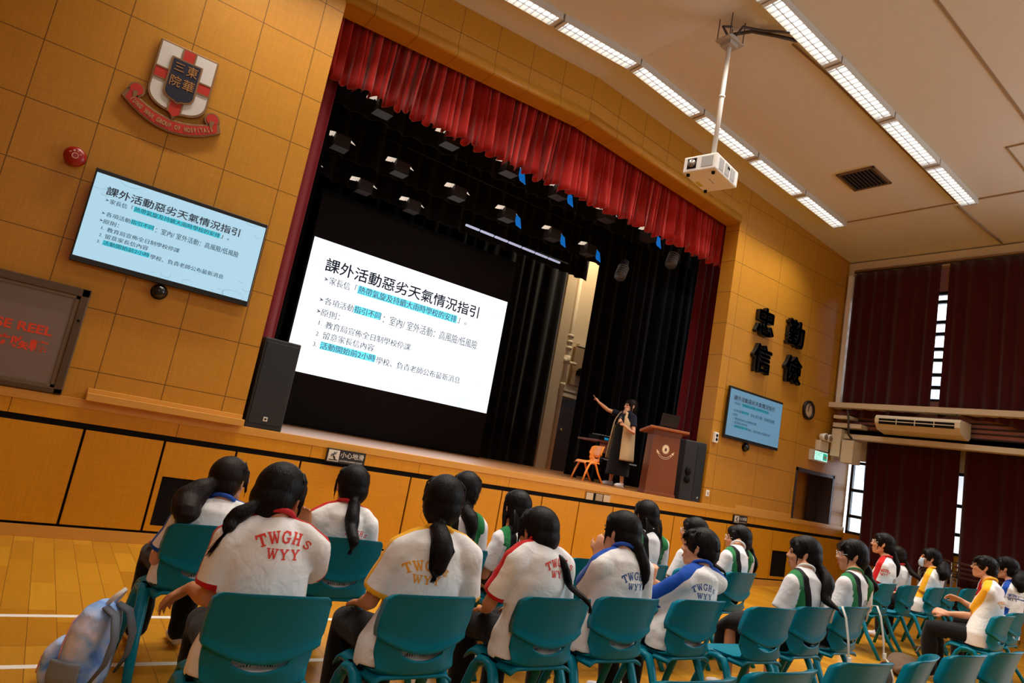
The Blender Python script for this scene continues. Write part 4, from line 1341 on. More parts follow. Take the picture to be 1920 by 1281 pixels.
# rows of teal chairs: (x of back, y of back edge), turned slightly
CH = [
 (0.87, 2.44, -4, 'teal chair of the girl in red print tee who rests her hand on her face'),
 (1.585, 2.51, 0, 'teal chair of the girl in yellow trimmed tee'),
 (2.325, 2.55, 0, 'teal chair of the girl in red tee with the side ponytail'),
 (2.90, 2.61, -2, 'teal chair of the girl in blue tee with a dark hair band'),
 (3.53, 2.62, 0, 'teal chair of the short haired student in blue'),
 (4.11, 2.51, -4, 'empty teal chair next to the short haired student in blue'),
 (4.72, 2.57, 0, 'teal chair of the green dressed girl with the long straight ponytail'),
 (5.33, 2.62, 2, 'teal chair of the green dressed girl in white glasses'),
 (0.905, 3.70, 3, 'teal chair of the girl with the big wavy ponytail'),
 (1.64, 3.66, -4, 'teal chair under the caution sign, with a ponytail hanging over it'),
 (2.40, 3.64, 0, 'teal chair of the girl with the braided hair'),
 (3.0, 3.64, -3, 'teal chair of the long haired girl in green, left of the side ponytail'),
 (3.58, 3.66, 0, 'empty teal chair between the long haired girl and the girl in blue'),
 (4.18, 3.66, -2, 'teal chair of the girl with straight loose hair below the socket plate'),
 (4.71, 3.62, 0, 'teal chair hidden behind the short haired student'),
 (5.34, 3.62, 3, 'teal chair of the green dressed girl under the right caution sign'),
 (8.10, 3.68, 4, 'teal chair of the girl in red with glasses, far right block'),
 (8.68, 3.69, 4, 'teal chair second from the left in the far right block'),
 (9.42, 3.70, 4, 'teal chair third from the left in the far right block'),
 (10.08, 3.80, 4, 'teal chair fourth from the left in the far right block'),
 (10.70, 3.82, 4, 'teal chair just beyond the boy with clasped hands'),
 (7.95, 2.52, 3, 'teal chair of the boy in yellow trimmed tee and glasses'),
 (8.75, 2.66, 3, 'teal chair of the long haired student beside the boy in glasses'),
 (2.13, 1.53, 0, 'front teal chair cut by the bottom edge, leftmost of the nearest row'),
 (2.73, 1.56, 0, 'teal chair cut by the bottom edge, second in the nearest row'),
 (3.46, 1.60, -4, 'teal chair cut by the bottom edge, third in the nearest row'),
 (4.14, 1.63, 14, 'slightly turned teal chair, fourth in the nearest row'),
 (4.73, 1.64, 0, 'teal chair at the bottom right, fifth in the nearest row'),
 (5.38, 1.66, 0, 'teal chair in the bottom right corner of the nearest row'),
]
CHO = []
for x, y, a, lab in CH:
    c, s = math.cos(R(a)), math.sin(R(a))
    ox, oy = x - s * .255, y + c * .255
    CHO.append((ox, oy, R(a)))
    chair(ox, oy, R(a), lab)

# ------------------------------------------------------------------ people
def skin_mat(name, col):
    m = pmat(name, col, .5, spec=.35, noise=(30, .05))
    m.node_tree.nodes['Principled BSDF'].inputs['Subsurface Weight'].default_value = .08
    m.node_tree.nodes['Principled BSDF'].inputs['Subsurface Radius'].default_value = (.02, .008, .004)
    return m
M_skin = skin_mat('skin', (206, 150, 116))
M_skin2 = skin_mat('tanned skin', (188, 128, 90))
def hair_mat(name, col):
    m, nt, b = newmat(name)
    tc = nd(nt, 'ShaderNodeTexCoord').outputs['Object']
    n = nd(nt, 'ShaderNodeTexNoise', {'Vector': nd(nt, 'ShaderNodeMapping', {'Vector': tc, 'Scale': (170, 170, 9)}).outputs[0], 'Scale': 1.0, 'Detail': 3.0})
    c = lin(col)
    nt.links.new(mix(nt, n.outputs['Fac'], tuple(v * .5 for v in c), tuple(v * 1.7 for v in c)), b.inputs['Base Color'])
    b.inputs['Roughness'].default_value = .45
    b.inputs['Specular IOR Level'].default_value = .13
    bp = nd(nt, 'ShaderNodeBump', {'Height': n.outputs['Fac'], 'Strength': .7, 'Distance': .004})
    nt.links.new(bp.outputs[0], b.inputs['Normal'])
    return m
M_hair = hair_mat('black hair', (13, 9, 9))
M_hair2 = hair_mat('dark brown hair', (24, 15, 12))
def cloth(name, base, layers):
    """layers: (attribute, colour) painted where the attribute is above zero"""
    m, nt, b = newmat(name)
    col = lin(base) + (1,)
    for at, c in layers:
        a = nd(nt, 'ShaderNodeAttribute', attribute_name=at).outputs['Fac']
        f = mth(nt, 'MULTIPLY_ADD', a, 600.0, 0.5)
        f = mth(nt, 'MINIMUM', mth(nt, 'MAXIMUM', f, 0.0), 1.0)
        col = mix(nt, f, col, lin(c))
    if hasattr(col, 'is_linked'):
        nt.links.new(col, b.inputs['Base Color'])
    else:
        b.inputs['Base Color'].default_value = col
    b.inputs['Roughness'].default_value = .85
    b.inputs['Specular IOR Level'].default_value = .15
    b.inputs['Sheen Weight'].default_value = .1
    tc = nd(nt, 'ShaderNodeTexCoord').outputs['Object']
    n1 = nd(nt, 'ShaderNodeTexNoise', {'Vector': tc, 'Scale': 14.0, 'Detail': 2.0, 'Distortion': 1.2})
    n2 = nd(nt, 'ShaderNodeTexNoise', {'Vector': tc, 'Scale': 900.0, 'Detail': 1.0})
    h = mth(nt, 'ADD', n1.outputs['Fac'], mth(nt, 'MULTIPLY', n2.outputs['Fac'], .05))
    bp = nd(nt, 'ShaderNodeBump', {'Height': h, 'Strength': .5, 'Distance': .012})
    nt.links.new(bp.outputs[0], b.inputs['Normal'])
    return m
PE_WHITE = (232, 230, 228)
PE_COL = {'red': (186, 22, 24), 'yellow': (240, 176, 34), 'blue': (20, 72, 164)}
M_pe = {k: cloth('white tee with %s stripes' % k, PE_WHITE, [('stripe', c)]) for k, c in PE_COL.items()}
M_trim = {k: pmat('%s knit trim' % k, c, .85) for k, c in PE_COL.items()}
M_print = {k: pmat('%s print' % k, c, .7) for k, c in (('red', (216, 50, 34)), ('yellow', (236, 158, 30)), ('blue', (26, 74, 140)))}
M_dress = cloth('white blouse with green and black pinafore', (222, 220, 222), [('black', (16, 13, 15)), ('green', (38, 118, 66))])
M_trouser = cloth('black trousers', (17, 15, 17), [])
M_shoe = pmat('white trainer', (206, 200, 204), .6)
M_shoe_d = pmat('beige trainer', (178, 166, 140), .6)
M_eye = pmat('dark eye', (18, 12, 10), .3)
M_lip = pmat('lips', (160, 86, 76), .5)
M_glass_fr = pmat('spectacle rim', (60, 48, 44), .35)
M_glass_pale = pmat('pale spectacle rim', (214, 206, 200), .3)

def remeshed(name, mb, voxel, smooth, mats, disp=None, post=None):
    me = mb.data(name + '_raw', mats, fixn=False)
    o = bpy.data.objects.new('tmp', me)
    COL.objects.link(o)
    m = o.modifiers.new('r', 'REMESH')
    m.mode = 'VOXEL'
    m.voxel_size = voxel
    m.use_smooth_shade = True
    dg = bpy.context.evaluated_depsgraph_get()
    out = bpy.data.meshes.new_from_object(o.evaluated_get(dg))
    bpy.data.objects.remove(o)
    bpy.data.meshes.remove(me)
    out.name = name
    n = len(out.vertices)
    co = np.empty(n * 3, np.float32); out.vertices.foreach_get('co', co); co = co.reshape(-1, 3)
    ed = np.empty(len(out.edges) * 2, np.int32); out.edges.foreach_get('vertices', ed); ed = ed.reshape(-1, 2)
    deg = np.bincount(ed.ravel(), minlength=n).astype(np.float32)[:, None]
    for _ in range(smooth):
        acc = np.zeros_like(co)
        for k in range(3):
            acc[:, k] = np.bincount(ed[:, 0], co[ed[:, 1], k], n) + np.bincount(ed[:, 1], co[ed[:, 0], k], n)
        co = co + .55 * (acc / deg - co)
    if disp is not None:
        out.vertices.foreach_set('co', co.ravel()); out.update()
        nr = np.empty(n * 3, np.float32); out.vertices.foreach_get('normal', nr); nr = nr.reshape(-1, 3)
        co = co + nr * disp(co)[:, None]
    if post is not None:
        co = post(co)
    out.vertices.foreach_set('co', co.ravel())
    out.materials.clear()
    for mm in (mats if isinstance(mats, (list, tuple)) else [mats]):
        out.materials.append(mm)
    out.polygons.foreach_set('use_smooth', [True] * len(out.polygons))
    out.update()
    return out, co

def seat_clear(co):
    x, y, z = co[:, 0], co[:, 1], co[:, 2]
    lim = np.where(z > .5, -.165 - .293 * (z - .5) + .042, np.where(z > .45, -.140, -.10)) + .058 * np.minimum(1.15, np.abs(x) / .2) ** 2.4
    ny = np.where((z < .83) & (np.abs(x) < .235), np.maximum(y, lim), y)
    nz = np.where((np.abs(x) < .215) & (y < .25) & (z < .455) & (z > .3), .455, z)
    return np.stack([x, ny, nz], 1).astype(np.float32)

def set_attr(me, name, arr):
    a = me.attributes.new(name, 'FLOAT', 'POINT')
    a.data.foreach_set('value', np.asarray(arr, np.float32))

def poly_dist(p, pts):
    d = np.full(len(p), 9.0)
    tt = np.zeros(len(p))
    acc = 0.0
    for a, b in zip(pts[:-1], pts[1:]):
        a, b = np.array(a), np.array(b)
        ab = b - a
        L = np.linalg.norm(ab)
        t = np.clip(((p - a) @ ab) / (L * L), 0, 1)
        q = np.linalg.norm(p - (a + t[:, None] * ab), axis=1)
        tt = np.where(q < d, acc + t * L, tt)
        d = np.minimum(d, q)
        acc += L
    return d, tt

def wrinkle(seed, amp):
    rnd = np.random.RandomState(seed)
    ws = [(rnd.normal(size=3) * np.array([9, 9, 16]), rnd.normal(size=3) * 9, rnd.uniform(0, 6.28)) for _ in range(5)]
    def f(co):
        s = 0
        for a, b, ph in ws:
            s = s + np.sin(co @ a + 1.6 * np.sin(co @ b + ph) + ph)
        s = np.abs(s) ** 1.3 / 5
        return (amp * (s - .4)).astype(np.float32)
    return f

def hand(mb, w, d, up, side, curl=.5, L=.175, spread=.12):
    """five fingered hand: wrist w, pointing along d, back of the hand towards up; side +1 when the thumb is on the left of d seen from up"""
    d = Vector(d).normalized()
    up = (Vector(up) - d * Vector(up).dot(d)).normalized()
    lat = up.cross(d) * side
    w = Vector(w)
    k = L / .18
    for i in range(5):
        f = -.030 + .015 * i
        mb.tube([w - d * .02 + lat * f * .55, w + d * .05 * k + lat * f * k, w + d * .088 * k + lat * f * 1.05 * k], [.015, .0145 * k, .012 * k], 8, round_caps=True)
    for i, (ln, off) in enumerate(((.062, .030), (.074, .011), (.070, -.009), (.054, -.028))):
        p = w + d * (.088 - .004 * abs(i - 1.3)) * k + lat * off * k
        dd = (d + lat * spread * (1.2 - i * .8)).normalized()
        pts = [p - dd * .01, p]
        ang = 0
        for sgm, c in ((.42, .45), (.32, .9), (.26, .7)):
            ang += curl * c
            v = dd * math.cos(ang) - up * math.sin(ang)
            pts.append(pts[-1] + v * ln * sgm * k)
        mb.tube(pts, [.0085 * k, .0092 * k, .0086 * k, .0078 * k, .0064 * k], 8, round_caps=True)
    b = w + d * .028 * k + lat * .028 * k
    t1 = b + (d * .6 + lat * .75 - up * .25).normalized() * .040 * k
    t2 = t1 + (d * .9 + lat * (.35 - .5 * curl) - up * .25).normalized() * .030 * k
    t3 = t2 + (d * 1.0 - lat * .3 * curl - up * (.2 + .4 * curl)).normalized() * .024 * k
    mb.tube([b - d * .015, b, t1, t2, t3], [.013 * k, .015 * k, .0115 * k, .0100 * k, .0078 * k], 8, round_caps=True)

def head_parts(mb, F, neck_to, detail=True):
    """skull, jaw, ears, features; F maps head space (x right, y forward, z up, skull centre at origin) to body space"""
    A = F.to_3x3()
    e = lambda c, ax: mb.ell(F @ Vector(c), ax, 18, 12, M=A)
    e((0, -.004, .018), (.074, .092, .094))
    e((0, .028, -.03), (.060, .062, .070))
    e((0, .045, -.066), (.044, .044, .042))
    e((0, .066, -.090), (.020, .018, .016))
    for s in (-1, 1):
        mb.tube([F @ Vector((s * .050, -.004, -.05)), F @ Vector((s * .040, .03, -.082)), F @ Vector((s * .012, .062, -.095))], [.022, .020, .017], 10, round_caps=True)
        e((s * .034, .068, -.022), (.022, .018, .018))
        e((s * .030, .080, .022), (.022, .010, .008))
        # ear: rim and lobe
        pts = [F @ Vector((s * (.074 + o), y, z)) for o, y, z in ((.0, .006, -.030), (.005, -.002, -.028), (.010, -.014, -.008), (.013, -.016, .012), (.009, -.004, .024), (.003, .008, .016), (.0, .010, .0))]
        mb.tube(pts, [.006, .0075, .007, .0065, .006, .006, .005], 8, round_caps=True)
        e((s * .077, -.003, -.004), (.006, .012, .020))
    mb.tube([F @ Vector((0, .082, .020)), F @ Vector((0, .094, -.004)), F @ Vector((0, .104, -.022))], [.008, .0085, .0115], 10, round_caps=True)
    for s in (-1, 1):
        e((s * .010, .094, -.026), (.009, .010, .008))
    mb.tube([F @ Vector((-.018, .080, -.058)), F @ Vector((0, .089, -.056)), F @ Vector((.018, .080, -.058))], [.006, .008, .006], 8, round_caps=True)
    mb.tube([F @ Vector((-.014, .078, -.068)), F @ Vector((0, .085, -.069)), F @ Vector((.014, .078, -.068))], [.006, .008, .006], 8, round_caps=True)
    mb.tube([F @ Vector((0, -.028, -.03)), F @ Vector((0, -.030, -.09)), Vector(neck_to) + Vector((0, .0, .02)), Vector(neck_to) - Vector((0, 0, .05))], [.054, .050, .054, .07], 14, round_caps=True)

def strands(mb, path, rad, n, rnd, thick=.0032, over=.05):
    path = [Vector(p) for p in path]
    for _ in range(n):
        a = rnd.uniform(0, 6.28); k = rnd.uniform(.55, 1.05)
        pts = []
        for i, p in enumerate(path):
            r = rad[i] if not hasattr(rad[i], '__len__') else max(rad[i])
            wob = .25 * r * math.sin(i * 1.3 + a * 3)
            pts.append(p + Vector((math.cos(a), math.sin(a) * .8, 0)) * (r * k + wob * .6))
        d = (path[-1] - path[-2]).normalized()
        pts.append(pts[-1] + d * rnd.uniform(.2, 1.0) * over + Vector((rnd.uniform(-1, 1), rnd.uniform(-1, 1), 0)) * .008)
        rr = [thick * (1 - .8 * (i / (len(pts) - 1)) ** 2) for i in range(len(pts))]
        mb.tube(pts, rr, 5)

GLYPH = {  # slab serif capitals in a unit box: polylines with stroke widths
 'T': [([(.5, 0), (.5, .92)], .2), ([(.04, .92), (.96, .92)], .16), ([(.08, .98), (.08, .66)], .14), ([(.92, .98), (.92, .66)], .14), ([(.26, .05), (.74, .05)], .11)],
 'W': [([(.14, .95), (.32, .03)], .17), ([(.32, .03), (.5, .80)], .12), ([(.5, .80), (.68, .03)], .17), ([(.68, .03), (.86, .95)], .12), ([(0, .95), (.30, .95)], .11), ([(.70, .95), (1.0, .95)], .11), ([(.40, .95), (.60, .95)], .10), ([(.5, .95), (.46, .7)], .1)],
 'G': [([(.90, .68), (.74, .90), (.48, .96), (.22, .84), (.10, .5), (.22, .16), (.48, .04), (.76, .12), (.80, .40)], .17), ([(.56, .42), (.98, .42)], .13), ([(.90, .96), (.90, .66)], .11)],
 'H': [([(.22, .03), (.22, .97)], .19), ([(.78, .03), (.78, .97)], .19), ([(.22, .5), (.78, .5)], .13), ([(.02, .95), (.42, .95)], .11), ([(.02, .05), (.42, .05)], .11), ([(.58, .95), (.98, .95)], .11), ([(.58, .05), (.98, .05)], .11)],
 's': [([(.84, .74), (.66, .92), (.36, .93), (.18, .74), (.34, .56), (.66, .46), (.84, .27), (.66, .07), (.34, .06), (.14, .26)], .17), ([(.86, .95), (.86, .68)], .12), ([(.13, .32), (.13, .05)], .12)],
 'Y': [([(.16, .95), (.5, .45)], .18), ([(.84, .95), (.5, .45)], .14), ([(.5, .45), (.5, .03)], .19), ([(0, .95), (.34, .95)], .11), ([(.66, .95), (1.0, .95)], .11), ([(.28, .05), (.72, .05)], .11)],
}
def shirt_print(shirt_me, cx, zc, size, mat, tilt=0.0):
    """the two line school print pressed onto the back of a shirt (seen from -y)"""
    bvh = BVHTree.FromPolygons([v.co.copy() for v in shirt_me.vertices], [tuple(p.vertices) for p in shirt_me.polygons])
    mb = MB()
    h = size
    items = []
    for i, ch in enumerate('TWGHs'):
        a = (i - 2) * R(13)
        rr = h * 4.6
        s = .72 if ch == 's' else 1.0
        w = h * (1.08 if ch == 'W' else .86) * s
        items.append((ch, rr * math.sin(a), zc + h * .55 - rr * (1 - math.cos(a)) + (0 if ch != 's' else -.1 * h), -a, w, h * s))
    for i, ch in enumerate('WYY'):
        items.append((ch, (i - 1) * h * 1.02, zc - h * .85, 0, h * (1.0 if ch == 'W' else .84), h * .86))
    for ch, x, z, a, w, hh in items:
        ca, sa = math.cos(a), math.sin(a)
        for pl, wd in GLYPH[ch]:
            P = [Vector(((px - .5) * w, (pz - .5) * hh)) for px, pz in pl]
            fine = []
            for p, q in zip(P[:-1], P[1:]):
                m = max(1, int((q - p).length / .008))
                fine += [p.lerp(q, t / m) for t in range(m)]
            fine.append(P[-1])
            vs, fs = [], []
            N = len(fine)
            for i in range(N):
                t = (fine[min(i + 1, N - 1)] - fine[max(i - 1, 0)]).normalized()
                nn = Vector((-t.y, t.x)) * wd * hh * .5
                for sg in (-1, 1):
                    p = fine[i] + nn * sg
                    X, Z = cx + x + p.x * ca - p.y * sa, z + p.x * sa + p.y * ca
                    ZZ = Z + tilt * (X - cx)
                    hit = bvh.ray_cast(Vector((X, -1.5, ZZ)), Vector((0, 1, 0)))
                    y = hit[0].y - .0022 if hit[0] is not None else -.2
                    vs.append((X, y, ZZ))
                if i:
                    fs.append((2 * i - 2, 2 * i - 1, 2 * i + 1, 2 * i))
            mb.add(vs, fs, 0, True)
    return mb.data('shirt_print', mat, fixn=False)

def HF(C, yaw, pitch=0, roll=0, s=1.0):
    return Matrix.Translation(C) @ Matrix.Rotation(R(yaw), 4, 'Z') @ Matrix.Rotation(R(pitch), 4, 'X') @ Matrix.Rotation(R(roll), 4, 'Y') @ Matrix.Scale(s, 4)

def build_hair(F, style, seed, mat, S, extra=None, shirt_me=None):
    bvh = None
    if shirt_me is not None:
        bvh = BVHTree.FromPolygons([v.co.copy() for v in shirt_me.vertices], [tuple(p.vertices) for p in shirt_me.polygons])
    def push(p, r):
        # hair lies on the back of the shirt and over the top of the backrest
        p = Vector(p)
        if bvh is not None:
            h = bvh.ray_cast(Vector((p.x, -1.5, p.z)), Vector((0, 1, 0)))
            if h[0] is not None and p.y > h[0].y - r * .75:
                p.y = h[0].y - r * .75
        if p.z - r * .6 < .805 and abs(p.x) < .26 and style != 'wavy':
            p.y = min(p.y, -.300 - r * 1.05)
        return p
    A = F.to_3x3()
    rnd = random.Random(seed)
    mb, st = MB(), MB()
    e = lambda c, ax: mb.ell(F @ Vector(c), ax, 18, 12, M=A)
    q = lambda *p: F @ Vector(p)
    bob = style in ('short',)
    e((0, -.014, .032), (.089, .103, .098))
    e((0, -.045, -.012), (.084, .074, .084))
    e((0, .034, .062), (.066, .060, .050))
    if style != 'short':
        e((0, -.055, -.055), (.058, .046, .050))
    else:
        e((0, -.050, -.050), (.064, .050, .045))
    for s in (-1, 1):       # hair in front of the ears
        if style in ('pony', 'side', 'wavy', 'braid', 'tied'):
            mb.tube([q(s * .064, .048, .055), q(s * .077, .040, .012), q(s * .078, .044, -.035), q(s * .070, .050, -.085)], [(.018, .014), (.014, .008), (.010, .006), (.004, .003)], 8, round_caps=True)
        if style == 'short':
            mb.tube([q(s * .066, .040, .06), q(s * .079, .026, .02), q(s * .079, .020, -.008)], [.02, .011, .006], 8, round_caps=True)
    if style in ('short', 'fringe') or (extra or {}).get('fringe'):
        for k in range(7):
            x = -.055 + .018 * k
            mb.tube([q(x * .7, .060, .09), q(x, .088, .062), q(x * 1.15, .096, .030 + .006 * math.sin(k * 2.1))], [.016, .012, .004], 6, round_caps=True)
    path = None
    tie = None
    ex = extra or {}
    if style in ('pony', 'tied'):
        dx, ln, wd = ex.get('dx', 0), ex.get('len', .22), ex.get('w', .036)
        t0 = q(ex.get('tx', 0), -.098, ex.get('tz', -.040))
        back = (A @ Vector((0, -1, 0)))
        p1 = t0 + back * .022 + Vector((dx * .2, 0, -.03))
        path = [t0 - back * .02, t0, p1, t0 + back * .02 + Vector((dx * .55, -.005, -ln * .45)), t0 + back * .012 + Vector((dx * .85, -.005, -ln * .78)), t0 + back * .01 + Vector((dx, -.004, -ln))]
        rad = [.030, .019, wd * .82, wd, wd * .72, wd * .16]
        tie = t0
    elif style == 'wavy':
        t0 = q(-.02, -.09, -.005)
        b = A @ Vector((0, -1, 0))
        path = [t0 - b * .03, t0 + b * .02, t0 + b * .035 + Vector((-.045, -.02, -.035)), t0 + b * .03 + Vector((-.095, -.035, -.09)), t0 + b * .02 + Vector((-.125, -.035, -.145)), t0 + b * .01 + Vector((-.135, -.03, -.19))]
        rad = [.040, .036, .060, .078, .072, .035]
    elif style == 'side':
        t0 = q(.052, -.045, -.078)
        path = [t0 + Vector((-.02, .0, .02)), t0 + Vector((0, -.02, 0)), t0 + Vector((.022, -.06, -.045)), t0 + Vector((.050, -.105, -.10)), t0 + Vector((.075, -.12, -.155)), t0 + Vector((.095, -.115, -.205))]
        rad = [.03, .016, .020, .021, .016, .006]
        tie = t0 + Vector((0, -.02, 0))
    elif style == 'long':
        ln = ex.get('len', .26)
        path = [q(0, -.05, .02), q(0, -.055, -.06), q(0, -.062, -.06) + Vector((0, -.010, -ln * .35)), q(0, -.062, -.06) + Vector((0, -.022, -ln * .62))]
        mb.tube(path, [(.084, .06), (.086, .056), (.088, .046), (.080, .030)], 20, up=A @ Vector((0, 1, 0)), round_caps=False)
        for s in (-1, 1):
            mb.tube([q(s * .074, .02, .03), q(s * .085, .0, -.05), q(s * .082, -.02, -.07) + Vector((0, 0, -ln * .4))], [.018, .020, .010], 8, round_caps=True)
        for _ in range(70):
            x = rnd.uniform(-.085, .085)
            p0 = q(x * .95, -.085, .0); p1 = q(x, -.105, -.06)
            end = q(x * .95, -.075, -.06) + Vector((0, -.030, -ln * rnd.uniform(.55, .72)))
            st.tube([p0, p1, p1.lerp(end, .6) + Vector((0, -.012, 0)), end], [.003, .004, .0035, .001], 5)
        path = None
    elif style == 'braid':
        for s in (-1, 1):
            p = q(s * .045, -.075, .06)
            for k in range(9):
                a = q(s * (.050 + .010 * math.sin(k * .5)), -.080 - .01 * math.sin(k * .4), .055 - .022 * k)
                e2 = (.014 if k % 2 else .017)
                mb.ell(a, (e2, e2, .014), 10, 8)
        t0 = q(0, -.09, -.075)
        path = [t0, t0 + Vector((0.01, -.03, -.05)), t0 + Vector((.02, -.035, -.12)), t0 + Vector((.03, -.03, -.19))]
        rad = [.045, .052, .042, .012]
    if path:
        # dense smooth path that rests on the shirt and the chair
        P = [Vector(p) for p in path]
        Rr = [(r, r) if not hasattr(r, '__len__') else r for r in rad]
        dp, dr = [], []
        for i in range(len(P) - 1):
            p0, p1, p2, p3 = P[max(0, i - 1)], P[i], P[i + 1], P[min(len(P) - 1, i + 2)]
            for j in range(5):
                f = j / 5
                dp.append(0.5 * ((2 * p1) + (p2 - p0) * f + (2 * p0 - 5 * p1 + 4 * p2 - p3) * f * f + (3 * p1 - p0 - 3 * p2 + p3) * f ** 3))
                g = f * f * (3 - 2 * f)
                dr.append(tuple(Rr[i][k] + (Rr[i + 1][k] - Rr[i][k]) * g for k in (0, 1)))
        dp.append(P[-1]); dr.append(Rr[-1])
        for i in range(6, len(dp)):
            dp[i] = push(dp[i], max(dr[i]))
        for _ in range(3):
            dp = [dp[0]] + [dp[i] * .5 + (dp[i - 1] + dp[i + 1]) * .25 for i in range(1, len(dp) - 1)] + [dp[-1]]
        path, rad = dp, dr
    if path:
        mb.tube(path, rad, 14, round_caps=True)
        strands(st, path[6::3] + [path[-1]], rad[6::3] + [rad[-1]], ex.get('n', 90), rnd, .003, ex.get('over', .035))
    # combed strands on the scalp towards the tie
    goal = tie if tie is not None else q(0, -.09, -.06)
    if style != 'short':
        for _ in range(60):
            a = rnd.uniform(-PI, PI)
            c0 = Vector((math.sin(a) * .060, .012 + math.cos(a) * .055, .105))
            side = Vector((math.sin(a) * .089, -.012 + .05 * math.cos(a), .02 + rnd.uniform(-.02, .03)))
            g = goal + Vector((rnd.uniform(-.02, .02), 0, rnd.uniform(-.02, .02)))
            p0, p1 = q(*c0), q(*side)
            pm = p0.lerp(p1, .55); pm = pm + (pm - F.translation).normalized() * .014
            st.tube([p0, pm, p1, p1.lerp(g, .5) + (p1.lerp(g, .5) - F.translation).normalized() * .008, g], [.0015, .0028, .003, .003, .0016], 5)
    else:
        for _ in range(90):
            a = rnd.uniform(-PI, PI); r0 = rnd.uniform(.2, 1)
            c0 = Vector((math.sin(a) * .05 * r0, -.02 + math.cos(a) * .05 * r0, .122 - .02 * r0))
            c1 = Vector((math.sin(a) * .088, -.014 + math.cos(a) * .104, .04 + rnd.uniform(-.05, .02) - (.04 if math.cos(a) < 0 else 0)))
            p0, p1 = q(*c0), q(*c1)
            pm = p0.lerp(p1, .5); pm += (pm - F.translation).normalized() * .022
            st.tube([p0, pm, p1], [.003, .005, .0015], 5)
    for _ in range(10):      # loose hairs
        a = rnd.uniform(-PI, PI)
        p0 = q(math.sin(a) * .08, -.03 + .06 * math.cos(a), rnd.uniform(-.04, .1))
        st.tube([p0, p0 + Vector((rnd.uniform(-.02, .02), -.01, -.05)), p0 + Vector((rnd.uniform(-.03, .03), -.01, -.10))], [.0009, .0008, .0004], 4)
    me, co = remeshed('hair', mb, .0075, 2, mat)
    base = MB()
    base.v = [tuple(v) for v in co.tolist()]
    base.f = [tuple(p.vertices) for p in me.polygons]
    base.mi = [0] * len(base.f); base.sm = [True] * len(base.f)
    bpy.data.meshes.remove(me)
    base.add(st.v, st.f, 0, True)
    return base.data('hair', mat, fixn=False), tie

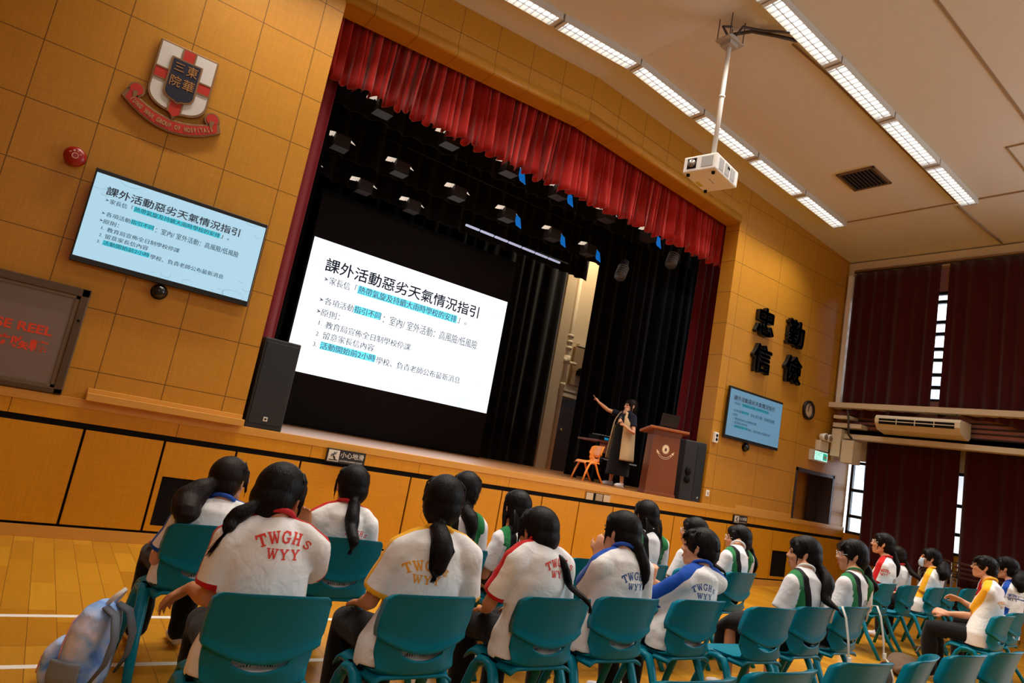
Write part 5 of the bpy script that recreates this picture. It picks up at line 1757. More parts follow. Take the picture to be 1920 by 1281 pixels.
def person(label, loc, rz, C, S, hair, shirt, arms=('lap', 'lap'), yaw=0, pitch=0, roll=0, hs=1.10, seed=1, voxel=.0095, glasses=None, mask=False, hair_ex=None,
           skin=None, print_at=None, shoes=None, legs=None, group=None, wide=1.0, hair_m=None, twist=0.0, knees=(.40, .40)):
    """a seated figure. C skull centre, S centre between the shoulder joints (world); rz heading (0 looks along +y)"""
    skin = skin or M_skin
    t = thing('person', label, 'person', (loc[0], loc[1], 0), rz, group)
    Ri = Matrix.Rotation(-rz, 3, 'Z')
    sy = (Ri @ (Vector(S) - Vector((loc[0], loc[1], 0)))).y
    if sy < -.085:          # sit clear of the backrest
        k = 1 + (-.085 - sy) / S[1]
        mv = lambda p: (p[0] * k, p[1] * k, 1.45 + (p[2] - 1.45) * k)
        C, S = mv(C), mv(S)
        arms = tuple(a if isinstance(a, str) else (mv(a[0]), mv(a[1])) + tuple(a[2:]) for a in arms)
    C = Ri @ (Vector(C) - Vector((loc[0], loc[1], 0)))
    S = Ri @ (Vector(S) - Vector((loc[0], loc[1], 0)))
    C = C - Vector((0, 0, .016))
    F = HF(C, yaw, pitch, roll, hs)
    Pv = Vector((S.x * .15, -.005, .525))
    tw = Matrix.Rotation(R(twist), 3, 'Z')
    J = {s: S + tw @ Vector((s * .158 * wide, 0, 0)) for s in (-1, 1)}
    Nk = Vector((S.x + (C.x - S.x) * .3, S.y + (C.y - S.y) * .35, S.z + .085))
    mid = Pv.lerp(S, .5) + Vector((0, -.012, 0))
    def spine(u):
        a = Pv.lerp(mid, u); b_ = mid.lerp(S, u)
        return a.lerp(b_, u)
    vis = False
    arm_pts = {}
    for s, a in zip((-1, 1), arms):
        if a == 'lap':
            E = J[s] + Vector((s * .055, .045, -.245)); W = Vector((s * .085, .20, .615)); hd = (Vector((-s * .45, 1, -.15)), Vector((0, .2, 1)), .5)
        elif a == 'down':
            E = J[s] + Vector((s * .065, .06, -.24)); W = Vector((s * .13, .24, .61)); hd = (Vector((-s * .2, 1, -.2)), Vector((0, .2, 1)), .5)
        else:
            E, W = Ri @ (Vector(a[0]) - Vector((loc[0], loc[1], 0))), Ri @ (Vector(a[1]) - Vector((loc[0], loc[1], 0)))
            hd = (Ri @ Vector(a[2]), Ri @ Vector(a[3]), a[4])
            vis = True
        arm_pts[s] = (J[s], E, W, hd)
    b = MB()
    head_parts(b, F, Nk)
    b.tube([Pv, spine(.35), spine(.7), S + Vector((0, 0, -.02)), Nk], [(.13, .09), (.12, .085), (.125, .085), (.12, .06), (.05, .05)], 16, up=(0, 1, 0), round_caps=True)
    for s in (-1, 1):
        A0, E, W, hd = arm_pts[s]
        b.tube([S + (A0 - S) * .4 + Vector((0, 0, .015)), A0, A0.lerp(E, .35), A0.lerp(E, .75), E, E.lerp(W, .3), E.lerp(W, .7), W], [.045, .050, .044, .038, .037, .038, .029, .022], 12, round_caps=True)
        hand(b, W + (W - E).normalized() * .0, hd[0], hd[1], -s, hd[2])
    K = {}
    for s, kf in zip((-1, 1), knees):
        H = Vector((s * .085, .0, .520)); Kn = Vector((s * .115, kf, .50)); An = Vector((s * .11, kf - .02, .10))
        if legs:
            Kn, An = (Ri @ (Vector(v) - Vector((loc[0], loc[1], 0))) for v in legs[0 if s < 0 else 1])
        K[s] = (H, Kn, An)
        b.tube([H, H.lerp(Kn, .5), Kn, Kn.lerp(An, .35), Kn.lerp(An, .8), An, An + Vector((0, .02, -.05))], [.068, .060, .048, .046, .034, .032, .03], 12, round_caps=True)
    body, _ = remeshed('body', b, voxel, 2, skin)
    link('body', body, t)
    # ---- shirt
    g = MB()
    hemz = .44 if shirt[0] == 'pe' else .50
    w = wide
    g.tube([Vector((Pv.x, Pv.y + .0, hemz)), Vector((Pv.x, Pv.y, .53)), spine(.33), spine(.62), spine(.85), S + Vector((0, 0, .03)), Nk + Vector((0, 0, -.005))],
           [((.212 if shirt[0] == 'pe' else .178) * w, .145), ((.205 if shirt[0] == 'pe' else .180) * w, .142), (.164 * w, .122), (.158 * w, .118), (.155 * w, .105), (.125 * w, .078), (.060, .058)], 24, up=(0, 1, 0))
    for s in (-1, 1):
        A0, E, W, hd = arm_pts[s]
        nk = Nk + tw @ Vector((s * .045, 0, -.02))
        g.tube([nk, nk.lerp(A0, .5) + Vector((0, 0, .012)), A0], [.05, .058, .064], 14, round_caps=True)
        se = A0.lerp(E, .80)
        g.tube([A0 - (A0 - S) * .25, A0, A0.lerp(E, .3), A0.lerp(E, .6), se], [.062, .068, .066, .069, .073], 16)
    sm, co = remeshed('shirt', g, .0105, 3, M_dress, wrinkle(seed, .0075), post=seat_clear)
    co64 = co.astype(float)
    if shirt[0] == 'pe':
        col = shirt[1]
        d = np.full(len(co64), 9.0); cuff = np.full(len(co64), -9.0)
        for s in (-1, 1):
            A0, E, W, hd = arm_pts[s]
            ax = (E - A0).normalized()
            nk = Nk + tw @ Vector((s * .045, 0, -.02))
            out = tw @ Vector((s, .30, .25)); out = (out - ax * out.dot(ax)).normalized()
            top = [nk + Vector((0, .012, .052)), nk.lerp(A0, .6) + Vector((s * .01, .014, .066)), A0 + (out + Vector((0, 0, .9))).normalized() * .068, A0.lerp(E, .3) + out * .068, A0.lerp(E, .8) + out * .073]
            d1, _ = poly_dist(co64, [tuple(p) for p in top])
            d = np.minimum(d, d1)
            d2, tt = poly_dist(co64, [tuple(A0), tuple(E)])
            Ln = (E - A0).length
            near = (d2 < .094) & (np.abs(co64[:, 0] - S.x) > .158 * wide) & (co64[:, 2] > E.z - .01) & (d2 < .088 + .0 * tt)
            cuff = np.where(near, np.maximum(cuff, tt - (Ln * .80 - .026)), cuff)
        sw = shirt[2] if len(shirt) > 2 else .033
        set_attr(sm, 'stripe', np.maximum(sw - d, cuff))
        sm.materials.clear(); sm.materials.append(M_pe[col])
    else:
        iy = np.array(tw.inverted() @ Vector((1, 0, 0)))
        rel = co64 - np.array(S)
        xx = np.abs(rel @ np.array(tw @ Vector((1, 0, 0)))) / w
        h = rel[:, 2]
        sleeve = np.zeros(len(xx), bool)
        for s in (-1, 1):
            A0, E, W, hd = arm_pts[s]
            d2, tt = poly_dist(co64, [tuple(A0), tuple(E)])
            sleeve |= (d2 < .085) & (tt > .02) & (xx > .15)
        inset = .02 * np.clip((h + .2) / .2, 0, 1)
        gr = np.maximum(np.minimum(np.minimum(xx - .092 - inset, .150 + inset - xx), h + .22), np.minimum(np.minimum(xx - .035, .155 - xx), np.minimum(h + .235, -.185 - h)))
        bl = np.maximum(np.minimum(np.minimum(xx - .048 - inset, .096 + inset - xx), h + .22), -.205 - h)
        gr = np.where(sleeve, -1, gr); bl = np.where(sleeve, -1, bl)
        set_attr(sm, 'green', gr); set_attr(sm, 'black', bl)
    sh = link('shirt', sm, t)
    # collar ring
    cr = MB()
    n = 20
    up = (C - Nk).normalized()
    a = Vector((1, 0, 0)); bb = up.cross(a).normalized(); a = bb.cross(up)
    pts = [Nk + Vector((0, 0, .012)) + a * (.062 * math.cos(2 * PI * i / n)) + bb * (.061 * math.sin(2 * PI * i / n)) + Vector((0, 0, -.018 * max(0, math.sin(2 * PI * i / n)))) for i in range(n + 1)]
    cr.tube(pts, .0115 if shirt[0] == 'pe' else .008, 8, caps=False)
    cr.build('collar', M_trim[shirt[1]] if shirt[0] == 'pe' else (M_trim_green if (shirt[1:] and shirt[1] == 'green') else M_blouse), t, fixn=False)
    if print_at:
        link('shirt_print', shirt_print(sm, *print_at, M_print[shirt[1]]), t)
    # ---- trousers or skirt
    q = MB()
    if shirt[0] == 'pe':
        q.tube([Vector((0, -.01, .455)), Vector((0, -.01, .52)), Vector((0, -.01, .60))], [(.165, .125), (.168, .128), (.14, .11)], 20, up=(0, 1, 0))
        for s in (-1, 1):
            H, Kn, An = K[s]
            q.tube([H, H.lerp(Kn, .5), Kn, Kn.lerp(An, .3), Kn.lerp(An, .7), An], [.092, .088, .078, .076, .070, .066], 14, round_caps=True)
    else:
        q.tube([Vector((0, -.10, .52)), Vector((0, 0, .545)), Vector((0, .18, .545)), Vector((0, knees[0] - .02, .515)), Vector((0, knees[0] + .06, .45)), Vector((0, knees[0] + .05, .30))],
               [(.165, .09), (.19, .092), (.20, .088), (.205, .08), (.20, .07), (.21, .07)], 20, up=(0, .2, 1))
        q.tube([Vector((0, -.01, .455)), Vector((0, -.005, .56)), Vector((0, -.01, .66))], [(.170, .13), (.172, .135), (.15, .12)], 20, up=(0, 1, 0))
    tm, _ = remeshed('trousers', q, .013, 3, M_trouser, wrinkle(seed + 50, .007), post=seat_clear)
    link('trousers' if shirt[0] == 'pe' else 'skirt', tm, t)
    # ---- shoes
    for s in (-1, 1):
        An = K[s][2]
        m = MB()
        f = Vector((An.x, An.y, 0))
        fy = shoes[1] if shoes else 1.0
        m.ell(f + Vector((0, .0, .052)), (.038, .055, .042)).ell(f + Vector((0, .075, .040)), (.040, .085, .034)).ell(f + Vector((0, .13, .034)), (.037, .05, .028))
        sm2, _ = remeshed('shoe', m, .009, 2, shoes[0] if shoes else M_shoe)
        link('shoe', sm2, t)
    # ---- hair
    hm, tie = build_hair(F, hair, seed, hair_m or M_hair, S, hair_ex, sm)
    ho = link('hair', hm, t)
    if tie is not None:
        tk = MB()
        dirv = (F.to_3x3() @ Vector((0, -1, -.35))).normalized()
        tk.tube([tie - dirv * .008, tie + dirv * .008], .0235 if hair != 'side' else .0185, 12)
        tk.build('hair_tie', (hair_ex or {}).get('tie', M_hairtie), ho)
    face_bits(t, F, glasses, mask)
    return t

M_hairtie = pmat('black hair tie', (20, 18, 22), .6)
M_blouse = pmat('white blouse collar', (222, 220, 222), .8)
M_trim_green = pmat('green collar', (38, 118, 66), .85)
M_mask = pmat('pale blue face mask', (176, 200, 220), .8)
def face_bits(t, F, glasses=None, mask=False):
    A = F.to_3x3()
    e = MB()
    for s in (-1, 1):
        e.ell(F @ Vector((s * .032, .0825, .006)), (.0125, .004, .0055), 10, 6, M=A)
        e.tube([F @ Vector((s * .016, .090, .024)), F @ Vector((s * .034, .088, .029)), F @ Vector((s * .050, .078, .023))], [.0025, .003, .0015], 5)
    e.build('eyes', M_eye, t, fixn=False)
    if not mask:
        l = MB()
        l.ell(F @ Vector((0, .0905, -.061)), (.019, .005, .0085), 10, 6, M=A)
        l.build('lips', M_lip, t, fixn=False)
    if glasses:
        g = MB()
        for s in (-1, 1):
            pts = [F @ Vector((s * .034 + .025 * math.cos(k * PI / 8), .100 - .010 * abs(math.cos(k * PI / 8)) * (1 if s * math.cos(k * PI / 8) > 0 else 0), .004 + .020 * math.sin(k * PI / 8))) for k in range(17)]
            g.tube(pts, .0021, 6, caps=False)
            g.tube([F @ Vector((s * .058, .088, .008)), F @ Vector((s * .074, .05, .010)), F @ Vector((s * .079, .0, .008)), F @ Vector((s * .078, -.02, -.006))], .0019, 6)
        g.tube([F @ Vector((-.010, .102, .006)), F @ Vector((0, .106, .010)), F @ Vector((.010, .102, .006))], .0019, 6)
        g.build('glasses', glasses, t, fixn=False)
    if mask:
        m = MB()
        def fn(u, v):
            s = 2 * u - 1
            z = -.105 + .095 * v
            return F @ Vector((.068 * math.sin(s * 1.25), .066 + .058 * math.cos(s * 1.25) * (.72 + .35 * math.sin(PI * min(1, v * .9 + .1))) - .012, z))
        m.slab(fn, 16, 8, lambda u, v: A @ Vector((0, .002, 0)))
        for s in (-1, 1):
            m.tube([F @ Vector((s * .064, .075, -.02)), F @ Vector((s * .079, .012, .016))], .0012, 5)
            m.tube([F @ Vector((s * .064, .075, -.09)), F @ Vector((s * .078, .0, -.02))], .0012, 5)
        m.build('face_mask', M_mask, t, fixn=False)

# ------------------------------------------------------------------ the seated audience
def seat_of(i):
    return CHO[i][0], CHO[i][1], CHO[i][2]
AUD = 'students watching from the teal chairs'
x, y, a = seat_of(0)
person('girl in white tee with red print, left arm hanging, ponytail and hand at her face', (x, y), a, (.89, 2.80, 1.11), (.88, 2.70, .925), 'tied', ('pe', 'red'),
       arms=(((.70, 2.74, .70), (.675, 2.95, .685), (-.55, .35, -.55), (-.3, .5, .8), .55), ((1.12, 2.86, .78), (1.07, 2.94, .93), (-.15, .1, 1), (.2, .6, .2), .9)),
       yaw=-38, pitch=-10, roll=3, seed=11, voxel=.0066, glasses=M_glass_fr, hair_ex={'dx': -.10, 'len': .12, 'w': .034, 'tx': -.02, 'over': .10, 'n': 90}, print_at=(.018, .945, .044), skin=M_skin2, group=AUD, wide=1.06, twist=-6)
x, y, a = seat_of(1)
person('girl in white tee with yellow stripes and print, low ponytail down her back', (x, y), a, (1.665, 2.80, 1.165), (1.625, 2.71, .935), 'pony', ('pe', 'yellow'),
       arms=(((1.395, 2.80, .69), (1.45, 3.0, .63), (.4, 1, -.2), (0, .2, 1), .5), 'lap'), yaw=-28, pitch=4, seed=12, hair_ex={'dx': -.03, 'len': .225, 'w': .052, 'tz': -.06, 'over': .03, 'n': 130}, print_at=(-.03, .872, .042), group=AUD, wide=1.1, skin=M_skin2, twist=-8)
x, y, a = seat_of(2)
person('girl in white tee with red stripes, thin side ponytail over her right shoulder', (x, y), a, (2.265, 2.80, 1.075), (2.24, 2.71, .925), 'side', ('pe', 'red'),
       arms=(((2.06, 2.82, .70), (2.12, 2.93, .63), (.5, .8, -.1), (0, .2, 1), .6), 'lap'), yaw=6, pitch=-4, seed=13, print_at=(-.0, .925, .040), group=AUD, wide=1.02, skin=M_skin2)
x, y, a = seat_of(3)
person('girl in white tee with blue print, ponytail in dark band, raised hand', (x, y), a, (2.875, 2.80, 1.12), (2.83, 2.71, .935), 'pony', ('pe', 'blue'),
       arms=(((2.76, 2.92, .76), (2.90, 2.98, .935), (.1, .0, 1), (-.6, -.5, 0), .45), 'lap'), yaw=12, pitch=0, seed=14, hair_ex={'dx': .05, 'len': .23, 'w': .036, 'tz': -.02, 'tie': pmat('navy hair band', (40, 42, 58), .6)}, print_at=(.035, .875, .041), group=AUD, wide=1.08)
x, y, a = seat_of(4)
person('short haired student in white tee with blue shoulders, hands clasped in front', (x, y), a, (3.585, 2.80, 1.085), (3.53, 2.71, .885), 'short', ('pe', 'blue', .062),
       arms=(((3.30, 2.92, .70), (3.46, 3.06, .80), (.25, .1, 1), (-.9, -.3, 0), 1.0), ((3.70, 2.98, .70), (3.50, 3.07, .80), (-.2, .1, 1), (.8, -.4, 0), 1.0)), yaw=24, pitch=2, seed=15, voxel=.0075, print_at=(.045, .835, .038), group=AUD, wide=1.02)
x, y, a = seat_of(6)
person('girl in green and black pinafore with very long straight ponytail, ear showing', (x, y), a, (4.765, 2.80, 1.125), (4.68, 2.71, .92), 'pony', ('dress',), yaw=34, pitch=-3, seed=16,
       hair_ex={'dx': -.12, 'len': .26, 'w': .05, 'tx': .03, 'tz': -.055, 'over': .05, 'n': 130}, group=AUD, wide=1.08)
x, y, a = seat_of(7)
person('girl in green and black pinafore with white glasses and short thick ponytail', (x, y), a, (5.44, 2.80, 1.155), (5.36, 2.71, .935), 'pony', ('dress', 'green'), yaw=40, pitch=-3, seed=17, glasses=M_glass_pale,
       hair_ex={'dx': .02, 'len': .20, 'w': .036, 'tx': .03, 'tz': -.05, 'tie': pmat('grey hair band', (130, 126, 130), .6), 'fringe': 1}, group=AUD, wide=1.05)
x, y, a = seat_of(8)
person('girl with big wavy dark ponytail and blue collar, looking right', (x, y), a, (.955, 3.92, 1.02), (.92, 3.82, .815), 'wavy', ('pe', 'blue'), yaw=-48, pitch=4, seed=18, glasses=M_glass_pale, arms=('down', 'lap'), hair_m=M_hair2, group=AUD, wide=1.05, knees=(.42, .36))
x, y, a = seat_of(9)
person('girl in red collar whose straight ponytail hangs over the chair back', (x, y), a, (1.665, 3.90, 1.075), (1.62, 3.81, .865), 'pony', ('pe', 'red'), yaw=-3, pitch=0, seed=19, hair_ex={'dx': -.03, 'len': .26, 'w': .040, 'tz': -.045}, print_at=(.05, .80, .03), group=AUD)
x, y, a = seat_of(10)
person('girl with braided hair in a pinafore, behind the girl in yellow', (x, y), a, (2.48, 3.90, 1.145), (2.43, 3.81, .915), 'braid', ('dress',), yaw=-32, seed=20, group=AUD, wide=.9)
x, y, a = seat_of(11)
person('girl with long loose hair in a pinafore with green shoulders, left of the side ponytail', (x, y), a, (2.925, 3.90, 1.07), (2.93, 3.80, .845), 'long', ('dress',), yaw=4, pitch=-4, seed=21, hair_ex={'len': .30}, group=AUD, wide=.98)
x, y, a = seat_of(13)
person('girl with straight shoulder length hair in a pinafore, below the socket plate', (x, y), a, (4.25, 3.90, 1.145), (4.23, 3.81, .93), 'long', ('dress',), yaw=0, seed=22, hair_ex={'len': .20}, group=AUD)
x, y, a = seat_of(14)
person('girl in a pinafore half hidden behind the short haired student', (x, y), a, (4.885, 3.90, 1.065), (4.84, 3.81, .86), 'pony', ('dress',), yaw=26, seed=23, glasses=M_glass_pale, group=AUD)
x, y, a = seat_of(15)
person('girl in a pinafore with a thin ponytail, under the right caution sign', (x, y), a, (5.52, 3.90, 1.055), (5.42, 3.81, .89), 'pony', ('dress',), yaw=36, seed=24, hair_ex={'dx': .03, 'len': .24, 'w': .026, 'tx': .02}, glasses=M_glass_pale, group=AUD)
x, y, a = seat_of(16)
person('girl seen in profile in red striped tee, glasses and a long ponytail', (x, y), a, (8.15, 3.86, 1.21), (8.12, 3.77, .965), 'pony', ('pe', 'red', .04), yaw=24, pitch=6, seed=25, voxel=.007, glasses=M_glass_pale, hair_ex={'dx': .01, 'len': .30, 'w': .032}, print_at=(.02, .9, .032), group=AUD)
x, y, a = seat_of(17)
person('long haired student behind the girl in red stripes in the far block', (9.92, 4.52), 0, (9.95, 4.52, 1.04), (9.95, 4.44, .82), 'pony', ('pe', 'red'), yaw=20, seed=26, hair_ex={'len': .26, 'w': .04}, hair_m=M_hair2, group=AUD)
x, y, a = seat_of(18)
person('girl with a pale blue face mask and yellow shoulder stripes', (x, y), a, (9.48, 3.90, 1.12), (9.42, 3.82, .89), 'wavy', ('pe', 'yellow', .04), yaw=26, pitch=2, seed=27, voxel=.007, mask=True, group=AUD)
x, y, a = seat_of(21)
person('boy in glasses and yellow striped tee, hands held out over his knees', (x, y), R(8), (8.17, 2.86, 1.195), (8.08, 2.74, .965), 'short', ('pe', 'yellow', .042),
       arms=(((7.97, 2.86, .70), (7.88, 3.06, .665), (-.2, 1, .05), (-.7, 0, .7), .8), ((8.35, 2.92, .72), (8.28, 3.10, .80), (-.35, .9, .15), (.5, .1, .8), .7)), yaw=18, pitch=6, seed=28, voxel=.007, glasses=M_glass_fr,
       hair_ex={'fringe': 1}, print_at=(.06, .875, .032), shoes=(M_shoe_d, 1), group=AUD, wide=1.14, hs=1.02)
x, y, a = seat_of(22)
person('long haired student in blue print tee just behind the boy in glasses', (9.18, 3.0), 0, (9.42, 3.08, 1.20), (9.36, 2.98, .95), 'wavy', ('pe', 'blue'), yaw=12, seed=29, hair_m=M_hair, print_at=(.0, .9, .032), group=AUD)
person('student in red print tee with face turned left at the right edge', (11.7, 4.05), 0, (11.72, 4.05, 1.09), (11.55, 3.97, .86), 'short', ('pe', 'red'), yaw=34, seed=30, voxel=.008, print_at=(.0, .84, .032), group=AUD)

# ------------------------------------------------------------------ the woman speaking on the stage
def speaker_woman():
    O = Vector((8.02, 8.12, STZ))
    rz = R(94)
    Ri = Matrix.Rotation(-rz, 3, 'Z')
    t = thing('person', 'woman in beige vest and black dress on stage, pointing up and holding a microphone', 'person', O, rz)
    L = lambda *p: Ri @ (Vector(p) - O)
    C = L(8.10, 8.12, 2.555)
    F = HF(C, -20, 4, 0, 1.08)
    S = Vector((0.0, -.02, 1.20))
    Jr, Jl = S + Vector((.155, .0, .0)), S + Vector((-.155, .0, -.015))
    Er, Wr = L(7.87, 8.42, 2.445), L(7.735, 8.52, 2.545)
    El, Wl = L(7.975, 7.84, 2.10), L(7.83, 7.96, 2.215)
    b = MB()
    Nk = S + Vector((0, .01, .085))
    head_parts(b, F, Nk)
    b.tube([Vector((0, 0, .80)), Vector((0, .0, .98)), Vector((0, -.005, 1.12)), S, Nk], [(.14, .095), (.115, .085), (.125, .085), (.115, .06), (.05, .05)], 16, up=(0, 1, 0), round_caps=True)
    for s, J, E, W in ((1, Jr, Er, Wr), (-1, Jl, El, Wl)):
        b.tube([S + (J - S) * .5, J, J.lerp(E, .4), E, E.lerp(W, .35), W], [.042, .043, .038, .032, .033, .021], 12, round_caps=True)
    # right hand points: forefinger straight, the others folded
    d = (Wr - Er).normalized(); d = (d + Vector((0, 0, .35))).normalized()
    up = Ri @ Vector((.3, -.6, .4)); up = (up - d * up.dot(d)).normalized(); lat = up.cross(d)
    for i in range(4):
        f = -.024 + .016 * i
        b.tube([Wr - d * .02 + lat * f * .5, Wr + d * .045 + lat * f, Wr + d * .078 + lat * f], [.015, .0145, .012], 8, round_caps=True)
    p = Wr + d * .075 + lat * .022
    b.tube([p - d * .01, p + d * .03, p + d * .058, p + d * .078], [.0085, .0085, .0078, .0062], 8, round_caps=True)
    for off, ln in ((.006, 1.0), (-.010, .95), (-.026, .8)):
        p = Wr + d * .078 + lat * off
        b.tube([p - d * .01, p + d * .022 * ln - up * .010, p + d * .018 * ln - up * .032, p - d * .004 - up * .036], [.009, .009, .0085, .007], 8, round_caps=True)
    q = Wr + d * .03 + lat * .030
    b.tube([Wr + d * .01 + lat * .015, q, q + (d * .5 + lat * .8).normalized() * .032, q + (d * .8 + lat * .7).normalized() * .055], [.013, .0125, .0095, .0075], 8, round_caps=True)
    # left hand wraps the microphone
    md = (C + Vector((0, .10, -.10)) - Wl); md = (md - Vector((0, 0, 0))).normalized()
    mic0 = Wl + (Wl - El).normalized() * .07
    hd = (Wl - El).normalized()
    side = hd.cross(md).normalized()
    for i in range(4):
        f = (.030 - .019 * i)
        c = Wl + hd * .062 + md * f
        b.tube([Wl + md * f * .5, Wl + hd * .045 + md * f + side * .016, c + side * .022], [.014, .0135, .0105], 8, round_caps=True)
        pts = [mic0 + md * f + (side * math.cos(a) + hd * math.sin(a)) * .0245 for a in (R(10), R(55), R(100), R(145), R(185))]
        b.tube(pts, [.0095, .0095, .009, .0085, .007], 8, round_caps=True)
    b.tube([Wl + hd * .02 - side * .01, Wl + hd * .045 - side * .020 + md * .02, mic0 - side * .022 - hd * .004 + md * .045, mic0 - side * .012 + hd * .018 + md * .060], [.013, .012, .0105, .008], 8, round_caps=True)
    for s, foot in ((1, L(8.03, 8.25, STZ)), (-1, L(8.03, 7.99, STZ))):
        A = foot + Vector((0, 0, .085))
        H = Vector((s * .075, 0, .74)); K = H.lerp(A, .52) + Vector((0, .02, 0))
        b.tube([H, K, K.lerp(A, .35), K.lerp(A, .8), A, A + Vector((0, .02, -.03))], [.075, .052, .050, .034, .030, .03], 12, round_caps=True)
    me, _ = remeshed('body', b, .0062, 2, M_skin)
    link('body', me, t)
    # navy top with short sleeves
    M_navy = cloth('navy tee', (22, 24, 40), [])
    g = MB()
    g.tube([Vector((0, 0, .88)), Vector((0, 0, 1.0)), Vector((0, -.003, 1.1)), S + Vector((0, 0, .02)), Nk + Vector((0, 0, -.01))], [(.15, .11), (.138, .105), (.145, .105), (.118, .072), (.058, .056)], 20, up=(0, 1, 0))
    for s, J, E in ((1, Jr, Er), (-1, Jl, El)):
        g.tube([Nk + Vector((s * .04, 0, -.03)), J + (S - J) * .2, J, J.lerp(E, .35), J.lerp(E, .62)], [.045, .054, .056, .056, .060], 14, round_caps=False)
    me, _ = remeshed('top', g, .009, 3, M_navy, wrinkle(70, .004))
    link('top', me, t)
    # black dress below
    g = MB()
    g.tube([Vector((0, .0, .185)), Vector((0, 0, .40)), Vector((0, 0, .62)), Vector((0, 0, .80)), Vector((0, 0, 1.06))], [(.215, .165), (.20, .155), (.185, .145), (.168, .128), (.146, .110)], 22, up=(0, 1, 0))
    me, _ = remeshed('dress', g, .011, 3, M_trouser, wrinkle(71, .008))
    link('dress', me, t)
    # open beige vest
    M_vest = pmat('beige linen vest', (196, 164, 122), .85, noise=(40, .08), bump=(160, .3, .002), sheen=.1)
    def vest(u, v):
        z = .44 + (1.245 - .44) * v
        gap = R(30) + R(8) * (1 - v) + (R(6) if v > .9 else 0)
        th = -PI / 2 + (2 * u - 1) * (PI - gap)
        k = 1 - v
        rx = .170 + .080 * k ** .8; ry = .138 + .075 * k ** .8
        if v > .72:
            q = (v - .72) / .28
            rx *= 1 - .52 * q ** 2.2; ry *= 1 - .40 * q ** 2
        rx += .006 * math.sin(th * 7 + 1) * k; ry += .006 * math.sin(th * 6) * k
        # arm holes pull the sides in under the shoulder
        return (rx * math.cos(th), ry * math.sin(th) + .0, z)
    mv = MB()
    nu, nv = 64, 30
    pts = [[Vector(vest(i / nu, j / nv)) for i in range(nu + 1)] for j in range(nv + 1)]
    vs = [p for r in pts for p in r]
    fs = []
    for j in range(nv):
        for i in range(nu):
            c = (pts[j][i] + pts[j + 1][i + 1]) / 2
            hole = any(((c.y - .0) / .085) ** 2 + ((c.z - 1.13) / .115) ** 2 < 1 and sgn * c.x > .06 for sgn in (-1, 1))
            slit = c.z < .60 and abs(abs(c.x) - .2) < .03 and abs(c.y) < .012 + .03 * (.60 - c.z)
            if hole or slit:
                continue
            a = j * (nu + 1) + i
            fs.append((a, a + 1, a + nu + 2, a + nu + 1))
    mv.add(vs, fs, 0, True)
    o = mv.build('vest', M_vest, t, fixn=False)
    sd = o.modifiers.new('thick', 'SOLIDIFY'); sd.thickness = .009; sd.offset = 0
    # white trainers
    for s, foot, dirv in ((1, L(8.03, 8.25, STZ), Vector((.25, 1, 0))), (-1, L(8.03, 7.99, STZ), Vector((-.05, 1, 0)))):
        dirv = dirv.normalized()
        m = MB()
        Mr = Matrix(((dirv.y, dirv.x, 0), (-dirv.x, dirv.y, 0), (0, 0, 1)))
        m.ell(foot + Vector((0, 0, .05)), (.037, .052, .044), M=Mr).ell(foot + dirv * .07 + Vector((0, 0, .036)), (.039, .08, .034), M=Mr).ell(foot + dirv * .125 + Vector((0, 0, .03)), (.036, .045, .027), M=Mr)
        m.tube([foot - dirv * .045 + Vector((0, 0, .012)), foot + dirv * .15 + Vector((0, 0, .012))], [(.036, .012), (.038, .012)], 12, up=(0, 0, 1))
        sm2, _ = remeshed('shoe', m, .007, 2, M_shoe)
        link('shoe', sm2, t)
    # shoulder length hair, parted and swept behind the shoulder
    hb, st = MB(), MB()
    A = F.to_3x3()
    q = lambda *p: F @ Vector(p)
    for c, ax in (((0, -.014, .032), (.086, .101, .096)), ((0, -.045, -.012), (.082, .072, .082)), ((0, .030, .066), (.066, .058, .046))):
        hb.ell(q(*c), ax, 18, 12, M=A)
    hb.tube([q(0, -.05, .02), q(0, -.06, -.07), q(0, -.07, -.07) + Vector((0, -.01, -.07)), q(0, -.07, -.07) + Vector((0, -.02, -.13))], [(.084, .056), (.086, .056), (.080, .048), (.060, .028)], 20, up=A @ Vector((0, 1, 0)))
    for s in (-1, 1):
        hb.tube([q(s * .066, .045, .07), q(s * .084, .03, .0), q(s * .086, .02, -.08), q(s * .084, .01, -.08) + Vector((0, .0, -.10))], [.02, .017, .018, .006], 10, round_caps=True)
    rnd = random.Random(77)
    for _ in range(80):
        x = rnd.uniform(-.088, .088)
        p0, p1 = q(x * .7, -.05, .12), q(x, -.10 + .4 * abs(x), -.04)
        e = q(x, -.09 + .5 * abs(x), -.08) + Vector((0, -.02, -.14 * rnd.uniform(.7, 1.1)))
        st.tube([p0, p0.lerp(p1, .5) + (p0.lerp(p1, .5) - C).normalized() * .016, p1, e], [.002, .0035, .0035, .001], 5)
    me, co = remeshed('hair', hb, .0075, 2, M_hair2)
    base = MB(); base.v = [tuple(v) for v in co.tolist()]; base.f = [tuple(p.vertices) for p in me.polygons]; base.mi = [0] * len(base.f); base.sm = [True] * len(base.f)
    base.add(st.v, st.f, 0, True)
    link('hair', base.data('hair', M_hair2, fixn=False), t)
    face_bits(t, F)
    MB().ell(Nk + Vector((.0, .075, -.045)), (.008, .004, .010)).build('pendant', M_grille, t)
    # microphone, a thing of its own held in the left hand
    Mw = Matrix.Translation(O) @ Matrix.Rotation(rz, 4, 'Z')
    mt = thing('microphone', 'black hand held microphone in the fist of the woman on stage', 'microphone', Mw @ mic0)
    dw = Mw.to_3x3() @ md
    MB().tube([-dw * .09, -dw * .02, dw * .09], [.010, .0125, .015], 12).build('handle', M_black, mt)
